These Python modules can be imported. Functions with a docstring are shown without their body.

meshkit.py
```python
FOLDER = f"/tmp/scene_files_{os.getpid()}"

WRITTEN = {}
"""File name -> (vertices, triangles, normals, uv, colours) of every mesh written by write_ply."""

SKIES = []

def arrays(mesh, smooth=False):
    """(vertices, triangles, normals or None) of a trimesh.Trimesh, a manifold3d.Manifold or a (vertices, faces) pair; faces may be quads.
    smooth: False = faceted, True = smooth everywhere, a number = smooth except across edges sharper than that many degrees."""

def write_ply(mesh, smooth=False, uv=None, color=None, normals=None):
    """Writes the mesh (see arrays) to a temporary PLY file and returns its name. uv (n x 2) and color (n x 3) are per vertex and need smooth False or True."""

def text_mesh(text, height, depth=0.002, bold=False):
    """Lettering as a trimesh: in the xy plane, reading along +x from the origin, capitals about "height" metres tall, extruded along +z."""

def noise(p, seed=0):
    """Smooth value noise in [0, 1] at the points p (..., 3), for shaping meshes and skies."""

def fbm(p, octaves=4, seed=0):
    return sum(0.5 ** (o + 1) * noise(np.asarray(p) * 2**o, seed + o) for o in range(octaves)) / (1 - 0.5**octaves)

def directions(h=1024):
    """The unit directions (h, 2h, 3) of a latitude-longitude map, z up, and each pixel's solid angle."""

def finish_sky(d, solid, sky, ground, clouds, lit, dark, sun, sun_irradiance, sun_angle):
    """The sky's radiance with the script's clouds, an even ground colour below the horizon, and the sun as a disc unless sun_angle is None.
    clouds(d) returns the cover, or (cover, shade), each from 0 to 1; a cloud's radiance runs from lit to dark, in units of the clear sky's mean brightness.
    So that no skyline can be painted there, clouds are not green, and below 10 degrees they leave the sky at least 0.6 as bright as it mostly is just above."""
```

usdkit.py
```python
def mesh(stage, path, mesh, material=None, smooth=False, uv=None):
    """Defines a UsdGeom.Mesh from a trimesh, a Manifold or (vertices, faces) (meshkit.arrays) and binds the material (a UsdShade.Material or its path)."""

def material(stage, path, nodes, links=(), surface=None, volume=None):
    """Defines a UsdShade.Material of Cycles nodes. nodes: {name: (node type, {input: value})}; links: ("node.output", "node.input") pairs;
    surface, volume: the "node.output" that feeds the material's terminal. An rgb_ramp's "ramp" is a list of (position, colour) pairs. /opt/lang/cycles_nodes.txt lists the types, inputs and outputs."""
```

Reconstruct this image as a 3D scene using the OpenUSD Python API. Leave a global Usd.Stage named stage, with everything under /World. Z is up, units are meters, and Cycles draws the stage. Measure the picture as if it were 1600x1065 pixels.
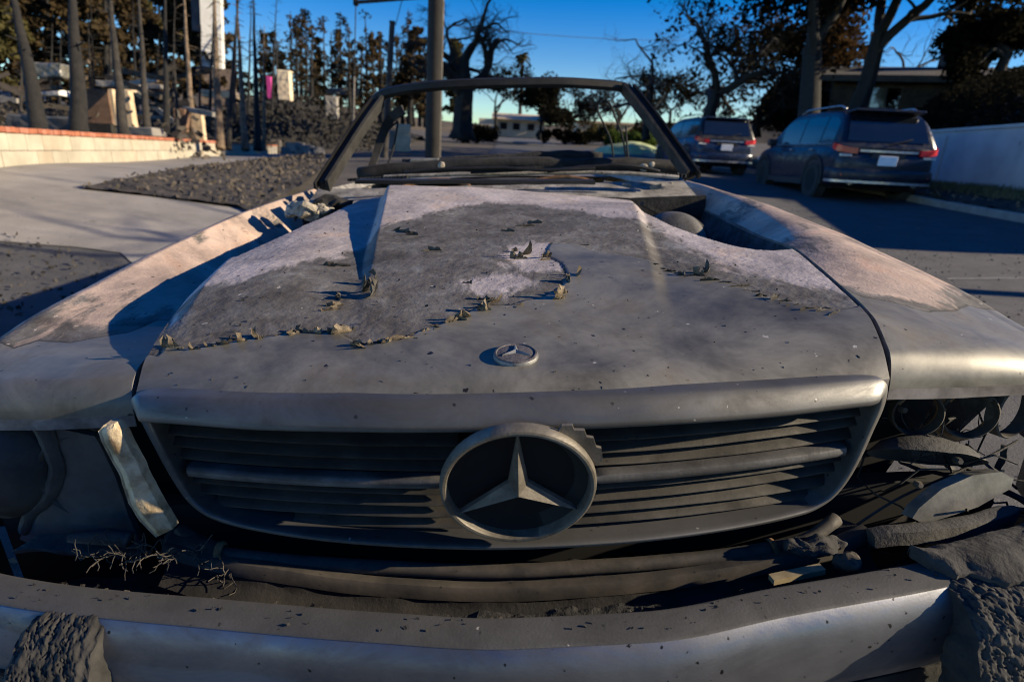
import math, random
import numpy as np
import trimesh
import usdkit, meshkit
from pxr import Usd, UsdGeom, UsdLux, UsdShade, Gf, Sdf
from scipy.interpolate import PchipInterpolator, RBFInterpolator
from scipy.spatial.transform import Rotation
from shapely.geometry import Polygon, Point, LineString
import shapely

stage = Usd.Stage.CreateInMemory()
UsdGeom.SetStageUpAxis(stage, 'Z')
world = UsdGeom.Xform.Define(stage, '/World')
UsdGeom.Scope.Define(stage, '/World/Looks')

# ------------------------------------------------------------------ camera, sky, sun, exposure
F = 880.0                                     # focal length in pixels of a 1600 wide picture
C0 = np.array([0.0, -.61, 1.03])              # camera, in the frame of the (tilted) car
PIT, YAW, ROL = np.radians([18.8, 1.0, -1.2])
EXPOSURE = 1.05
SKY_STRENGTH, SUN_INTENSITY = 0.075, 1.25
SUN_C = np.array([1.0, -.13, .30])            # towards the sun, in the car's frame
CAR_ROLL = math.radians(-4.0)
RW = np.array([[math.cos(CAR_ROLL), 0, math.sin(CAR_ROLL)], [0, 1, 0], [-math.sin(CAR_ROLL), 0, math.cos(CAR_ROLL)]])
FW = np.array([math.sin(YAW) * math.cos(PIT), math.cos(YAW) * math.cos(PIT), -math.sin(PIT)])
_r = np.array([math.cos(YAW), -math.sin(YAW), 0]); _u = np.cross(_r, FW)
RT = math.cos(ROL) * _r + math.sin(ROL) * _u
UP = -math.sin(ROL) * _r + math.cos(ROL) * _u
CW = RW @ C0
cam = UsdGeom.Camera.Define(stage, '/World/camera')
M = np.eye(4); M[0, :3], M[1, :3], M[2, :3], M[3, :3] = RW @ RT, RW @ UP, -(RW @ FW), CW
cam.AddTransformOp().Set(Gf.Matrix4d(*M.ravel().tolist()))
cam.CreateHorizontalApertureAttr(36.0); cam.CreateVerticalApertureAttr(36.0 * 681 / 1024)
cam.CreateFocalLengthAttr(36.0 * F / 1600)
cam.CreateFStopAttr(4.5); cam.CreateFocusDistanceAttr(0.85)
cam.CreateClippingRangeAttr(Gf.Vec2f(0.02, 5000))
cam.CreateExposureAttr(EXPOSURE)

SUN = RW @ (SUN_C / np.linalg.norm(SUN_C))
SUN_EL, SUN_AZ = math.asin(SUN[2]), math.atan2(SUN[0], SUN[1])
dome = UsdLux.DomeLight.Define(stage, '/World/sky')
dome.GetPrim().SetCustomDataByKey('kind', 'structure')
sky = usdkit.material(stage, '/World/Looks/sky_air', {
    's': ('sky_texture', {'sky_type': 'single_scattering', 'sun_disc': False, 'sun_elevation': SUN_EL, 'sun_rotation': SUN_AZ, 'altitude': 100.0, 'air_density': 1.0, 'aerosol_density': 0.0, 'ozone_density': 2.4}),
    'h': ('hsv', {'saturation': 1.65, 'hue': .522, 'value': 1.0}),
    'b': ('background_shader', {'strength': SKY_STRENGTH})}, [('s.color', 'h.color'), ('h.color', 'b.color')], surface='b.background')
UsdShade.MaterialBindingAPI.Apply(dome.GetPrim()).Bind(sky)
sun = UsdLux.DistantLight.Define(stage, '/World/sun')
sun.CreateIntensityAttr(SUN_INTENSITY); sun.CreateNormalizeAttr(True); sun.CreateAngleAttr(0.5); sun.CreateColorAttr(Gf.Vec3f(1.0, .84, .60))
zz = SUN / np.linalg.norm(SUN); xx = np.cross([0, 0, 1.0], zz); xx /= np.linalg.norm(xx); yy = np.cross(zz, xx)
M = np.eye(4); M[0, :3], M[1, :3], M[2, :3] = xx, yy, zz
sun.AddTransformOp().Set(Gf.Matrix4d(*M.ravel().tolist()))

# ------------------------------------------------------------------ placing helpers
def ray(px, py): return FW + RT * (px - 800) / F - UP * (py - 532.5) / F
def P(px, py, x=None, y=None, z=None, d=None):           # a point of the car's frame seen at that pixel of the photograph
    r = ray(px, py)
    t = d if d is not None else (x - C0[0]) / r[0] if x is not None else (y - C0[1]) / r[1] if y is not None else (z - C0[2]) / r[2]
    return C0 + t * r
def at(px, py, d): return RW @ P(px, py, d=d)            # a point of the world at depth d
def onto(px, py, surf, lo=.2, hi=4.0):                   # where the sight line meets a height field of the car
    t = np.linspace(lo, hi, 800); r = ray(px, py); q = C0 + t[:, None] * r
    dz = q[:, 2] - surf(q[:, 0], q[:, 1]); i = int(np.argmax(dz < 0))
    i = max(i, 1); w = dz[i - 1] / (dz[i - 1] - dz[i] + 1e-12)
    return q[i - 1] * (1 - w) + q[i] * w

# ------------------------------------------------------------------ object helpers
_used = {}
def numbered(parent, name):
    k = (str(parent), name); n = _used.get(k, 0); _used[k] = n + 1
    return name if n == 0 else f'{name}_{n:03d}'
def tag(prim, label=None, cat=None, group=None, kind=None):
    for k, v in (('label', label), ('category', cat), ('group', group), ('kind', kind)):
        if v: prim.SetCustomDataByKey(k, v)
    return prim
_base = {}
def thing(name, label, cat, base=(0, 0, 0), group=None, matrix=None):
    p = '/World/' + numbered('/World', name)
    x = UsdGeom.Xform.Define(stage, p)
    if matrix is not None:
        M = np.eye(4); M[:3, :3] = np.asarray(matrix).T
        x.AddTransformOp().Set(Gf.Matrix4d(*M.ravel().tolist())); _base[p] = np.zeros(3)
    else:
        x.AddTranslateOp().Set(Gf.Vec3d(*map(float, base))); _base[p] = np.array(base, float)
    return tag(x.GetPrim(), label, cat, group)
def part(parent, name, mesh, m, smooth=False, label=None, prim=None, kind=None):
    pp = str(parent.GetPath()); root = '/'.join(pp.split('/')[:3])
    p = pp + '/' + numbered(pp, name)
    v, f = (mesh.vertices, mesh.faces) if isinstance(mesh, trimesh.Trimesh) else mesh
    b = _base.get(root, np.zeros(3))
    g = usdkit.mesh(stage, p, (np.asarray(v) - b, np.asarray(f)), m, smooth)
    for k, val in (prim or {}).items():
        UsdGeom.PrimvarsAPI(g).CreatePrimvar(k, Sdf.ValueTypeNames.FloatArray, 'vertex').Set([float(t) for t in val])
    return tag(g.GetPrim(), label, None, None, kind)
def single(name, mesh, m, label=None, cat=None, smooth=False, group=None, kind=None):
    p = '/World/' + numbered('/World', name)
    v, f = (mesh.vertices, mesh.faces) if isinstance(mesh, trimesh.Trimesh) else mesh
    g = usdkit.mesh(stage, p, (np.asarray(v), np.asarray(f)), m, smooth)
    return tag(g.GetPrim(), label, cat, group, kind)
cat_ = trimesh.util.concatenate

# ------------------------------------------------------------------ mesh helpers
def smooth(t): t = np.clip(t, 0, 1); return t * t * (3 - 2 * t)
def frames(pts):
    pts = np.asarray(pts, float); t = np.gradient(pts, axis=0); t /= np.linalg.norm(t, axis=1, keepdims=True) + 1e-12
    n = np.cross(t[0], [0, 0, 1.0]); n = n if np.linalg.norm(n) > 1e-3 else np.cross(t[0], [1.0, 0, 0])
    out = []
    for k in t:
        n = n - k * (n @ k); n /= np.linalg.norm(n) + 1e-12; out.append((n, np.cross(k, n)))
    return pts, np.array([o[0] for o in out]), np.array([o[1] for o in out])
def tube(pts, r, n=8, caps=True):
    pts, a, b = frames(pts); r = np.broadcast_to(np.asarray(r, float), (len(pts),))
    th = np.arange(n) * 2 * np.pi / n
    v = (pts[:, None] + r[:, None, None] * (np.cos(th)[None, :, None] * a[:, None] + np.sin(th)[None, :, None] * b[:, None])).reshape(-1, 3)
    return ring_mesh(v, len(pts), n, caps)
def ring_mesh(v, m, n, caps=True, closed=False):
    f = []
    i, j = np.meshgrid(np.arange(m if closed else m - 1), np.arange(n), indexing='ij'); i, j = i.ravel(), j.ravel()
    p, q = i * n + j, i * n + (j + 1) % n; r, s = ((i + 1) % m) * n + j, ((i + 1) % m) * n + (j + 1) % n
    f = np.vstack([np.stack([p, r, q], 1), np.stack([q, r, s], 1)])
    if caps and not closed:
        v = np.vstack([v, v[:n].mean(0), v[-n:].mean(0)]); k = np.arange(n); c = len(v)
        f = np.vstack([f, np.stack([np.full(n, c - 2), k, (k + 1) % n], 1), np.stack([np.full(n, c - 1), (m - 1) * n + (k + 1) % n, (m - 1) * n + k], 1)])
    return trimesh.Trimesh(v, f, process=False)
def sweep(pts, prof, up=(0, 0, 1), scale=None):
    """prof: closed (k,2) profile in (sideways, up) swept along pts."""
    pts = np.asarray(pts, float); t = np.gradient(pts, axis=0); t /= np.linalg.norm(t, axis=1, keepdims=True)
    u = np.broadcast_to(np.asarray(up, float), pts.shape); s = np.cross(t, u); s /= np.linalg.norm(s, axis=1, keepdims=True); u = np.cross(s, t)
    prof = np.asarray(prof, float); sc = np.ones(len(pts)) if scale is None else np.asarray(scale)
    v = (pts[:, None] + sc[:, None, None] * (prof[None, :, :1] * s[:, None] + prof[None, :, 1:] * u[:, None])).reshape(-1, 3)
    return ring_mesh(v, len(pts), len(prof))
def box(c, size, rz=0.0, rx=0.0, ry=0.0, bev=0.0):
    m = trimesh.creation.box(size)
    if bev:
        e = np.array(size) / 2; pts = []
        for s in np.array(np.meshgrid([-1, 1], [-1, 1], [-1, 1])).reshape(3, -1).T:
            for k in range(3):
                d = np.full(3, bev); d[k] = 0; pts.append(s * (e - d))
        m = trimesh.convex.convex_hull(np.array(pts))
    m.apply_transform(trimesh.transformations.euler_matrix(rx, ry, rz)); m.apply_translation(c)
    return m
def bar(a, b, w, h, up=(0, 0, 1)):
    pr = [(-w / 2, -h / 2), (w / 2, -h / 2), (w / 2, h / 2), (-w / 2, h / 2)]
    return sweep([a, b], pr, up)
def grid(V, closed=False):
    """V (m,n,3) -> mesh"""
    m, n = V.shape[:2]; i, j = np.meshgrid(np.arange(m - 1), np.arange(n - 1), indexing='ij'); i, j = i.ravel(), j.ravel()
    a, b, c, d = i * n + j, i * n + j + 1, (i + 1) * n + j + 1, (i + 1) * n + j
    return trimesh.Trimesh(V.reshape(-1, 3), np.vstack([np.stack([a, b, c], 1), np.stack([a, c, d], 1)]), process=False)
def plate(poly, depth, origin, ex, ey):
    """polygon in the plane (ex, ey) thickened along ex x ey"""
    poly = poly.buffer(0)
    m = cat_([trimesh.creation.extrude_polygon(g, depth, engine='earcut') for g in getattr(poly, 'geoms', [poly]) if g.area > 1e-7])
    ex, ey = np.asarray(ex, float), np.asarray(ey, float); n = np.cross(ex, ey); n /= np.linalg.norm(n)
    m.vertices = np.asarray(origin) + m.vertices[:, :1] * ex + m.vertices[:, 1:2] * ey + m.vertices[:, 2:] * n
    return m
def lathe(prof, n=48):
    return trimesh.creation.revolve(np.asarray(prof, float), sections=n)
def place(m, origin, n, up=(0, 0, 1)):
    n = np.asarray(n, float) / np.linalg.norm(n); u = np.asarray(up, float) - n * (np.asarray(up) @ n); u /= np.linalg.norm(u)
    T = np.eye(4); T[:3, 0], T[:3, 1], T[:3, 2], T[:3, 3] = np.cross(u, n), u, n, origin
    return m.apply_transform(T)
def rough(m, amp, scale, seed=0):
    m = m.copy(); v = np.array(m.vertices)
    d = np.stack([meshkit.fbm(v * scale + 17.3 * k, 3, seed + k) - .5 for k in range(3)], 1)
    m.vertices = v + d * amp * 2
    return m
def fine(m, size): 
    v, f = trimesh.remesh.subdivide_to_size(m.vertices, m.faces, size, max_iter=14); return trimesh.Trimesh(v, f)
def smoothpath(pts, n, closed=False):
    pts = np.asarray(pts, float); s = np.r_[0, np.cumsum(np.linalg.norm(np.diff(pts, axis=0), axis=1))]
    return PchipInterpolator(s, pts, axis=0)(np.linspace(0, s[-1], n))

def flecks(n, fn, size, seed, aspect=.5):
    r = np.random.default_rng(seed); vs, fs = [], []
    c = np.array([fn(r) for _ in range(n)]); 
    R = Rotation.random(n, random_state=seed).as_matrix(); s = size * r.uniform(.4, 1.5, n)
    q = np.array([(-1, -aspect, 0), (1, -aspect, .3), (.8, aspect, 0), (-1, aspect, -.25)])
    v = c[:, None] + np.einsum('nij,kj->nki', R, q) * s[:, None, None]
    k = np.arange(n)[:, None] * 4
    return trimesh.Trimesh(v.reshape(-1, 3), np.vstack([k + [0, 1, 2], k + [0, 2, 3]]), process=False)
def fibres(n, fn, length, seed, r0=.0008):
    r = np.random.default_rng(seed); out = []
    for _ in range(n):
        p = np.array(fn(r)); pts = [p]; d = r.normal(0, 1, 3) * [1, .5, .5]; d /= np.linalg.norm(d)
        for k in range(4):
            d = d + r.normal(0, .5, 3); d /= np.linalg.norm(d); pts.append(pts[-1] + d * length / 4)
        out.append(tube(np.array(pts), r0, 3, False))
    return cat_(out)
# ------------------------------------------------------------------ materials
_m = {}
def mat(name, c1, c2=None, scale=8.0, rough=.7, metallic=0.0, bump=0.0, bscale=60.0, detail=6.0, spec=.5, dots=None, c3=None, ramp=(.35, .65)):
    c2 = c2 or tuple(min(1, x * 1.5) for x in c1)
    nodes = {'t': ('texture_coordinate', {}), 'n': ('noise_texture', {'scale': scale, 'detail': detail, 'roughness': .62}),
             'r': ('rgb_ramp', {'ramp': [(ramp[0], c1), (ramp[1], c2)] + ([(min(.98, ramp[1] + .12), c3)] if c3 else [])}),
             'p': ('principled_bsdf', {'roughness': rough, 'metallic': metallic, 'specular_ior_level': spec})}
    links = [('t.object', 'n.vector'), ('n.fac', 'r.fac')]
    col = 'r.color'
    if dots:                                              # (scale, radius, colour): scattered flecks of dirt or ash
        for k, (ds, dr, dc) in enumerate(dots):
            nodes |= {f'v{k}': ('voronoi_texture', {'scale': ds, 'randomness': 1.0}), f'l{k}': ('math', {'math_type': 'less_than', 'value2': dr}),
                      f'dn{k}': ('noise_texture', {'scale': ds * 2.2, 'detail': 3.0, 'roughness': .7}), f'dm{k}': ('math', {'math_type': 'multiply_add', 'value2': .9, 'value3': -.40}), f'da{k}': ('math', {'math_type': 'add'}),
                      f'x{k}': ('mix', {'color2': dc})}
            links += [('t.object', f'v{k}.vector'), ('t.object', f'dn{k}.vector'), (f'dn{k}.fac', f'dm{k}.value1'), (f'v{k}.distance', f'da{k}.value1'), (f'dm{k}.value', f'da{k}.value2'), (f'da{k}.value', f'l{k}.value1'), (f'l{k}.value', f'x{k}.fac'), (col, f'x{k}.color1')]
            col = f'x{k}.color'
    if metallic > 0:                                     # burnt metal: uneven gloss and drifts of soot
        nodes |= {'sm': ('mapping', {'scale': (1.0, 1.0, 2.2)}), 'sn': ('noise_texture', {'scale': 5.5, 'detail': 10.0, 'roughness': .74, 'distortion': .7}), 'sr': ('map_range', {'range_type': 'smoothstep', 'from_min': .32, 'from_max': .66, 'to_min': .66, 'to_max': 1.08, 'clamp': True}),
                  'sx': ('mix', {'mix_type': 'multiply', 'fac': 1.0}), 'gr': ('map_range', {'from_min': .35, 'from_max': .65, 'to_min': min(1, rough + .28), 'to_max': max(.1, rough - .08), 'clamp': True})}
        links += [('t.object', 'sm.vector'), ('sm.vector', 'sn.vector'), ('sn.fac', 'sr.value'), (col, 'sx.color1'), ('sr.result', 'sx.color2'), ('sn.fac', 'gr.value'), ('gr.result', 'p.roughness')]
        col = 'sx.color'
    links.append((col, 'p.base_color'))
    if bump:
        nodes |= {'bn': ('noise_texture', {'scale': bscale, 'detail': 5.0, 'roughness': .65}), 'b': ('bump', {'strength': 1.0, 'distance': bump})}
        links += [('t.object', 'bn.vector'), ('bn.fac', 'b.height'), ('b.normal', 'p.normal')]
    _m[name] = usdkit.material(stage, '/World/Looks/' + name, nodes, links, surface='p.BSDF')
    return _m[name]

mat('soot_metal', (.010, .0095, .009), (.032, .030, .027), 14, .75, .2, .002, 90)
mat('black_char', (.004, .004, .004), (.015, .0145, .014), 20, .9, 0, .006, 60)
mat('dead_black', (.0018, .0018, .0018), (.004, .004, .004), 10, .95)
mat('slat_metal', (.019, .0165, .013), (.046, .040, .031), 18, .62, .25, .0003, 240, dots=[(70, .12, (.012, .011, .01))])
mat('chrome_burnt', (.13, .135, .15), (.22, .226, .245), 5, .38, .85, .00012, 300, dots=[(55, .10, (.02, .02, .02))])
mat('frame_metal', (.068, .067, .066), (.130, .127, .123), 5, .45, .5, .0001, 300, dots=[(60, .11, (.03, .03, .03)), (47, .035, (.35, .34, .32))])
mat('star_metal', (.075, .066, .052), (.155, .138, .112), 30, .55, .35, .0005, 260, dots=[(160, .10, (.05, .045, .04))])
mat('tube_metal', (.028, .025, .021), (.085, .071, .054), 16, 0.7, .2, .0002, 200, dots=[(60, .12, (.015, .014, .013))], c3=(.20, .14, .085))
mat('bumper_top', (.045, .0445, .043), (.075, .073, .070), 9, .75, .1, .0003, 300, dots=[(50, .10, (.02, .02, .02)), (43, .03, (.3, .28, .25))])
mat('char_rubber', (.010, .0097, .0094), (.034, .032, .030), 26, .92, 0, .0022, 110)
mat('cream_melt', (.16, .11, .06), (.42, .34, .22), 30, .5, 0, .003, 70, c3=(.50, .42, .29), ramp=(.34, .55))
mat('rust', (.13, .06, .022), (.30, .15, .06), 30, .85, .1, .003, 140)
mat('lamp_grey', (.014, .014, .015), (.042, .041, .039), 14, .8, 0, .002, 120, dots=[(60, .10, (.015, .015, .015))])
mat('lens_grey', (.07, .07, .062), (.20, .19, .165), 14, .30, 0, .0006, 60, c3=(.13, .20, .17))
mat('windshield_frame', (.009, .0085, .008), (.026, .024, .021), 10, .45, .4, .001, 140)
mat('ash_plate', (.085, .074, .058), (.34, .30, .24), 34, .9, 0, .006, 70, c3=(.36, .32, .26), ramp=(.3, .62))
mat('cowl_metal', (.14, .13, .12), (.34, .32, .29), 18, .75, .2, .002, 90, dots=[(50, .14, (.03, .03, .03))])
mat('inner_fender', (.012, .013, .016), (.075, .08, .09), 26, .8, .1, .002, 100, ramp=(.42, .75))
mat('dome_metal', (.06, .058, .055), (.15, .145, .135), 14, .5, .4, .001, 150)
mat('flake', (.05, .038, .024), (.20, .155, .10), 45, .7, .1, .001, 200, c3=(.45, .38, .27))
mat('flake_dark', (.03, .027, .023), (.085, .075, .06), 60, .75, .1, .001, 200)
mat('debris', (.012, .011, .010), (.055, .045, .035), 50, .95, 0, .004, 120, c3=(.16, .10, .05))
mat('ash_fibre', (.02, .017, .014), (.07, .06, .048), 60, .95)
mat('badge_dark', (.05, .047, .055), (.12, .11, .115), 90, .8, .2, .001, 400)
mat('badge_rim', (.15, .15, .15), (.28, .28, .27), 60, .45, .6)

# ------------------------------------------------------------------ ground
GP = np.array([(0, 0, -.05), (-.8, 1, -.05), (.9, 1, -.02), (0, 3.5, .02), (-3.2, 4.0, .10), (4.5, 4.8, .08), (2, 6, .15), (6.4, 10.8, .40), (8.0, 10.1, .40), (6.4, 13.2, .50), (6.6, 17, .62), (-5.5, 6.05, .50), (-6.3, 9, .47), (-7.1, 12.2, .43), (-9, 20, .32), (-11.8, 31.3, .20), (-3.2, 12, .45), (-1.5, 14, .68), (2.4, 20, .72), (2.4, 31, .94), (2.8, 62, 1.5), (8.2, 36, 1.3), (10.8, 13.6, .57), (10.2, 10.5, .60), (15, 10, .8), (14, 30, 1.2), (-3, 30, 1.0), (-2, 60, 1.6), (-4, -6, 0), (4, -6, .0), (-12, 2, .8), (12, 0, .5), (-14, 12, .7), (-20, 30, 1.2), (-15, 45, 1.6), (30, 60, 3), (-40, 60, 4), (0, 120, 4), (-60, 0, 1), (60, 0, 1), (0, -60, -2), (60, 120, 5), (-60, 120, 6)], float)
_rbf = RBFInterpolator(GP[:, :2], GP[:, 2], kernel='thin_plate_spline', smoothing=.02)
gx, gy = np.linspace(-70, 70, 281), np.linspace(-60, 140, 401)
GZ = _rbf(np.stack(np.meshgrid(gx, gy, indexing='ij'), -1).reshape(-1, 2)).reshape(281, 401)
from scipy.interpolate import RegularGridInterpolator
_rgi = RegularGridInterpolator((gx, gy), GZ, bounds_error=False, fill_value=None)
def gz(x, y): return _rgi(np.stack(np.broadcast_arrays(np.asarray(x, float), np.asarray(y, float)), -1))
def gpt(px, py, lo=.5, hi=120):
    """the point of the ground seen at that pixel"""
    r = RW @ ray(px, py); t = np.geomspace(lo, hi, 1500); q = CW + t[:, None] * r; dz = q[:, 2] - gz(q[:, 0], q[:, 1])
    i = int(np.argmax(dz < 0)); i = i if i > 0 else len(t) - 1
    w = dz[i - 1] / (dz[i - 1] - dz[i] + 1e-12); return q[i - 1] + w * (q[i] - q[i - 1])
mat('dirt', (.035, .03, .025), (.085, .07, .055), 1.2, .95, 0, .02, 14, c3=(.12, .10, .075))
mat('asphalt', (.050, .049, .048), (.082, .080, .077), 3.0, .85, 0, .006, 120, dots=[(40, .22, (.10, .098, .095))])
mat('concrete', (.16, .15, .135), (.27, .25, .225), 1.1, .9, 0, .004, 40, detail=10.0, c3=(.33, .31, .28), dots=[(7, .05, (.07, .065, .06)), (2.3, .07, (.14, .13, .12))])
mat('burnt_soil', (.016, .014, .012), (.06, .05, .042), 9, .95, 0, .02, 30, c3=(.12, .10, .08))
big = np.array([[(x, y, 0) for y in np.r_[np.linspace(-900, -60, 8)[:-1], np.linspace(-60, 140, 161), np.linspace(140, 1500, 10)[1:]]] for x in np.r_[np.linspace(-1200, -70, 8)[:-1], np.linspace(-70, 70, 141), np.linspace(70, 1200, 8)[1:]]], float)
cl = np.clip(big[..., 0], -70, 70), np.clip(big[..., 1], -60, 140)
big[..., 2] = gz(*cl)
single('ground', grid(big[:, ::-1] if False else big[::-1]), _m['dirt'], None, None, True, kind='structure')
def sheet(name, poly, off, m, size=.5, kind='structure', bump=None, label=None):
    poly = poly.buffer(0); out = []
    for g in getattr(poly, 'geoms', [poly]):
        v, f = trimesh.creation.triangulate_polygon(g, engine='earcut'); t = trimesh.Trimesh(np.c_[v, v[:, :1] * 0], f, process=False)
        out.append(fine(t, size))
    t = cat_(out); t.merge_vertices(); v = np.array(t.vertices); v[:, 2] = gz(v[:, 0], v[:, 1]) + off
    if bump: v[:, 2] += bump * (meshkit.fbm(np.c_[v[:, :2] * 6, v[:, :1] * 0], 4, 3))
    t.vertices = v; t.fix_normals()
    if t.face_normals[:, 2].mean() < 0: t.invert()
    return single(name, t, m, label, None, True, kind=kind)
road_edge = [(7.95, -40), (7.95, 2), (8.0, 8), (8.3, 12), (8.6, 16), (8.4, 24), (7.5, 40), (6.5, 62), (7, 110)]
road = Polygon([(-7, -40), (-7, -2), (-6.5, 2.5), (-3.6, 4.2), (-2.4, 8), (-1.2, 12), (-.6, 18), (-.3, 30), (-.2, 60), (0, 110)] + road_edge[::-1])
sheet('road', road, .030, _m['asphalt'], .8)
w0, w1, w2 = at(-60, 275, 5.75), at(259, 252, 12.0), at(434, 241, 30)
wdir = (w2 - w0)[:2]; wl = np.linalg.norm(wdir); wdir /= wl; wn = np.array([wdir[1], -wdir[0]])          # wn points to the street
side = [gpt(*p)[:2] for p in [(505, 243), (430, 250), (330, 262), (230, 281), (150, 297), (125, 301), (170, 306), (230, 312), (300, 321), (370, 330), (420, 338), (440, 352), (330, 410), (215, 425), (190, 402), (120, 393), (0, 384)]]
wedge = [w0[:2] - wdir * 6 + wn * .0, w0[:2], (w0[:2] + wdir * wl)]
walk = Polygon([*side, side[-1] + np.array([-2.0, -1.5]), side[-1] + np.array([-5, -3]), wedge[0], wedge[1], wedge[2]])
sheet('sidewalk', walk, .038, _m['concrete'], .4)
# saw cut joints in the pavement
jm = mat('joint_dark', (.04, .037, .033), (.06, .055, .05), 5, .95)
js = []
for s in np.arange(-1.0, 22, 1.6):
    a = w0[:2] + wdir * s + wn * .02; b = a + wn * 2.6; n = 16
    pts_ = np.array([a + (b - a) * k / n for k in range(n + 1)]); ok = [walk.buffer(-.02).contains(Point(*q)) for q in pts_]
    run = pts_[:int(np.argmin(ok)) if not all(ok) else len(pts_)] if ok[0] or ok[1] else []
    if len(run) > 2:
        e = wdir * .008; V = np.array([[(*(q + e * sg), float(gz(*q)) + .043) for sg in (-1, 1)] for q in run]); js.append(grid(V[:, ::-1]))
if js: 
    jj = cat_(js); jj.fix_normals(); single('pavement_joint', jj, jm, None, None, kind='structure')
soil = Polygon([gpt(*p)[:2] for p in [(505, 243), (430, 250), (330, 262), (230, 281), (150, 297), (125, 301), (170, 306), (230, 312), (300, 321), (370, 330), (395, 342), (470, 300), (510, 262)]])
sheet('planting_strip', soil, .042, _m['burnt_soil'], .12, bump=.05)
rr_ = np.random.default_rng(2)
def in_poly(poly, z):
    x0, y0, x1, y1 = poly.bounds
    def f(r):
        for _ in range(60):
            x, y = r.uniform(x0, x1), r.uniform(y0, y1)
            if poly.contains(Point(x, y)): return x, y, float(gz(x, y)) + z + r.uniform(0, .05)
        c = poly.representative_point(); return c.x, c.y, float(gz(c.x, c.y)) + z
    return f
single('mulch', flecks(2200, in_poly(soil, .06), .026, 8), mat('mulch_mat', (.02, .017, .014), (.11, .09, .07), 7, .95, c3=(.24, .19, .13)), 'dark burnt mulch and leaf litter in the planting strip left of the car', 'mulch', kind='stuff')
lit_ = Polygon([(-7, -1), (-6.4, 2.4), (-3.8, 4.0), (-2.6, 3.4), (-1.2, 1.5), (-1.2, -1)])
single('ash_litter', flecks(3800, in_poly(lit_, .034), .012, 71, .6), mat('ash_litter_mat', (.012, .011, .010), (.06, .055, .05), 9, .95, c3=(.26, .25, .24)), 'dark ash and small pale litter on the asphalt beside the left fender', 'litter', kind='stuff')
single('road_grit', flecks(2600, lambda r: ((x := r.uniform(1.1, 7.8)), (y := r.uniform(.5, 9)), float(gz(x, y)) + .032), .009, 72, .6), _m['ash_litter_mat'], 'fine grit and ash on the road to the right of the car', 'grit', kind='stuff')
# right: verge behind the parked cars, line on the road
verge = Polygon([(8.0, 4), (8.05, 8), (8.35, 12), (8.65, 16), (8.5, 24), (10.6, 24), (10.75, 14), (10.2, 10.3), (9.7, 6), (9.6, 4)])
sheet('verge', verge, .10, _m['burnt_soil'], .2, bump=.12)
single('verge_litter', flecks(1500, in_poly(verge, .2), .03, 18), _m['mulch_mat'], 'dark leaf litter on the verge below the right wall', 'litter', kind='stuff')
def blades(n, fn, h, seed):
    r = np.random.default_rng(seed); c = np.array([fn(r) for _ in range(n)]); a = r.uniform(0, 6.28, n); l = h * r.uniform(.5, 1.3, n); lean_ = r.normal(0, .35, (n, 2)) * l[:, None]
    d = np.stack([np.cos(a), np.sin(a)], 1) * .006
    v = np.stack([np.c_[c[:, :2] - d, c[:, 2]], np.c_[c[:, :2] + d, c[:, 2]], np.c_[c[:, :2] + lean_, c[:, 2] + l]], 1).reshape(-1, 3); k = np.arange(n)[:, None] * 3
    return trimesh.Trimesh(v, k + [0, 1, 2], process=False)
gp_ = Polygon([(8.9, 9.0), (10.1, 9.6), (10.5, 13.2), (9.6, 13.0), (8.9, 11.5)])
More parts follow.
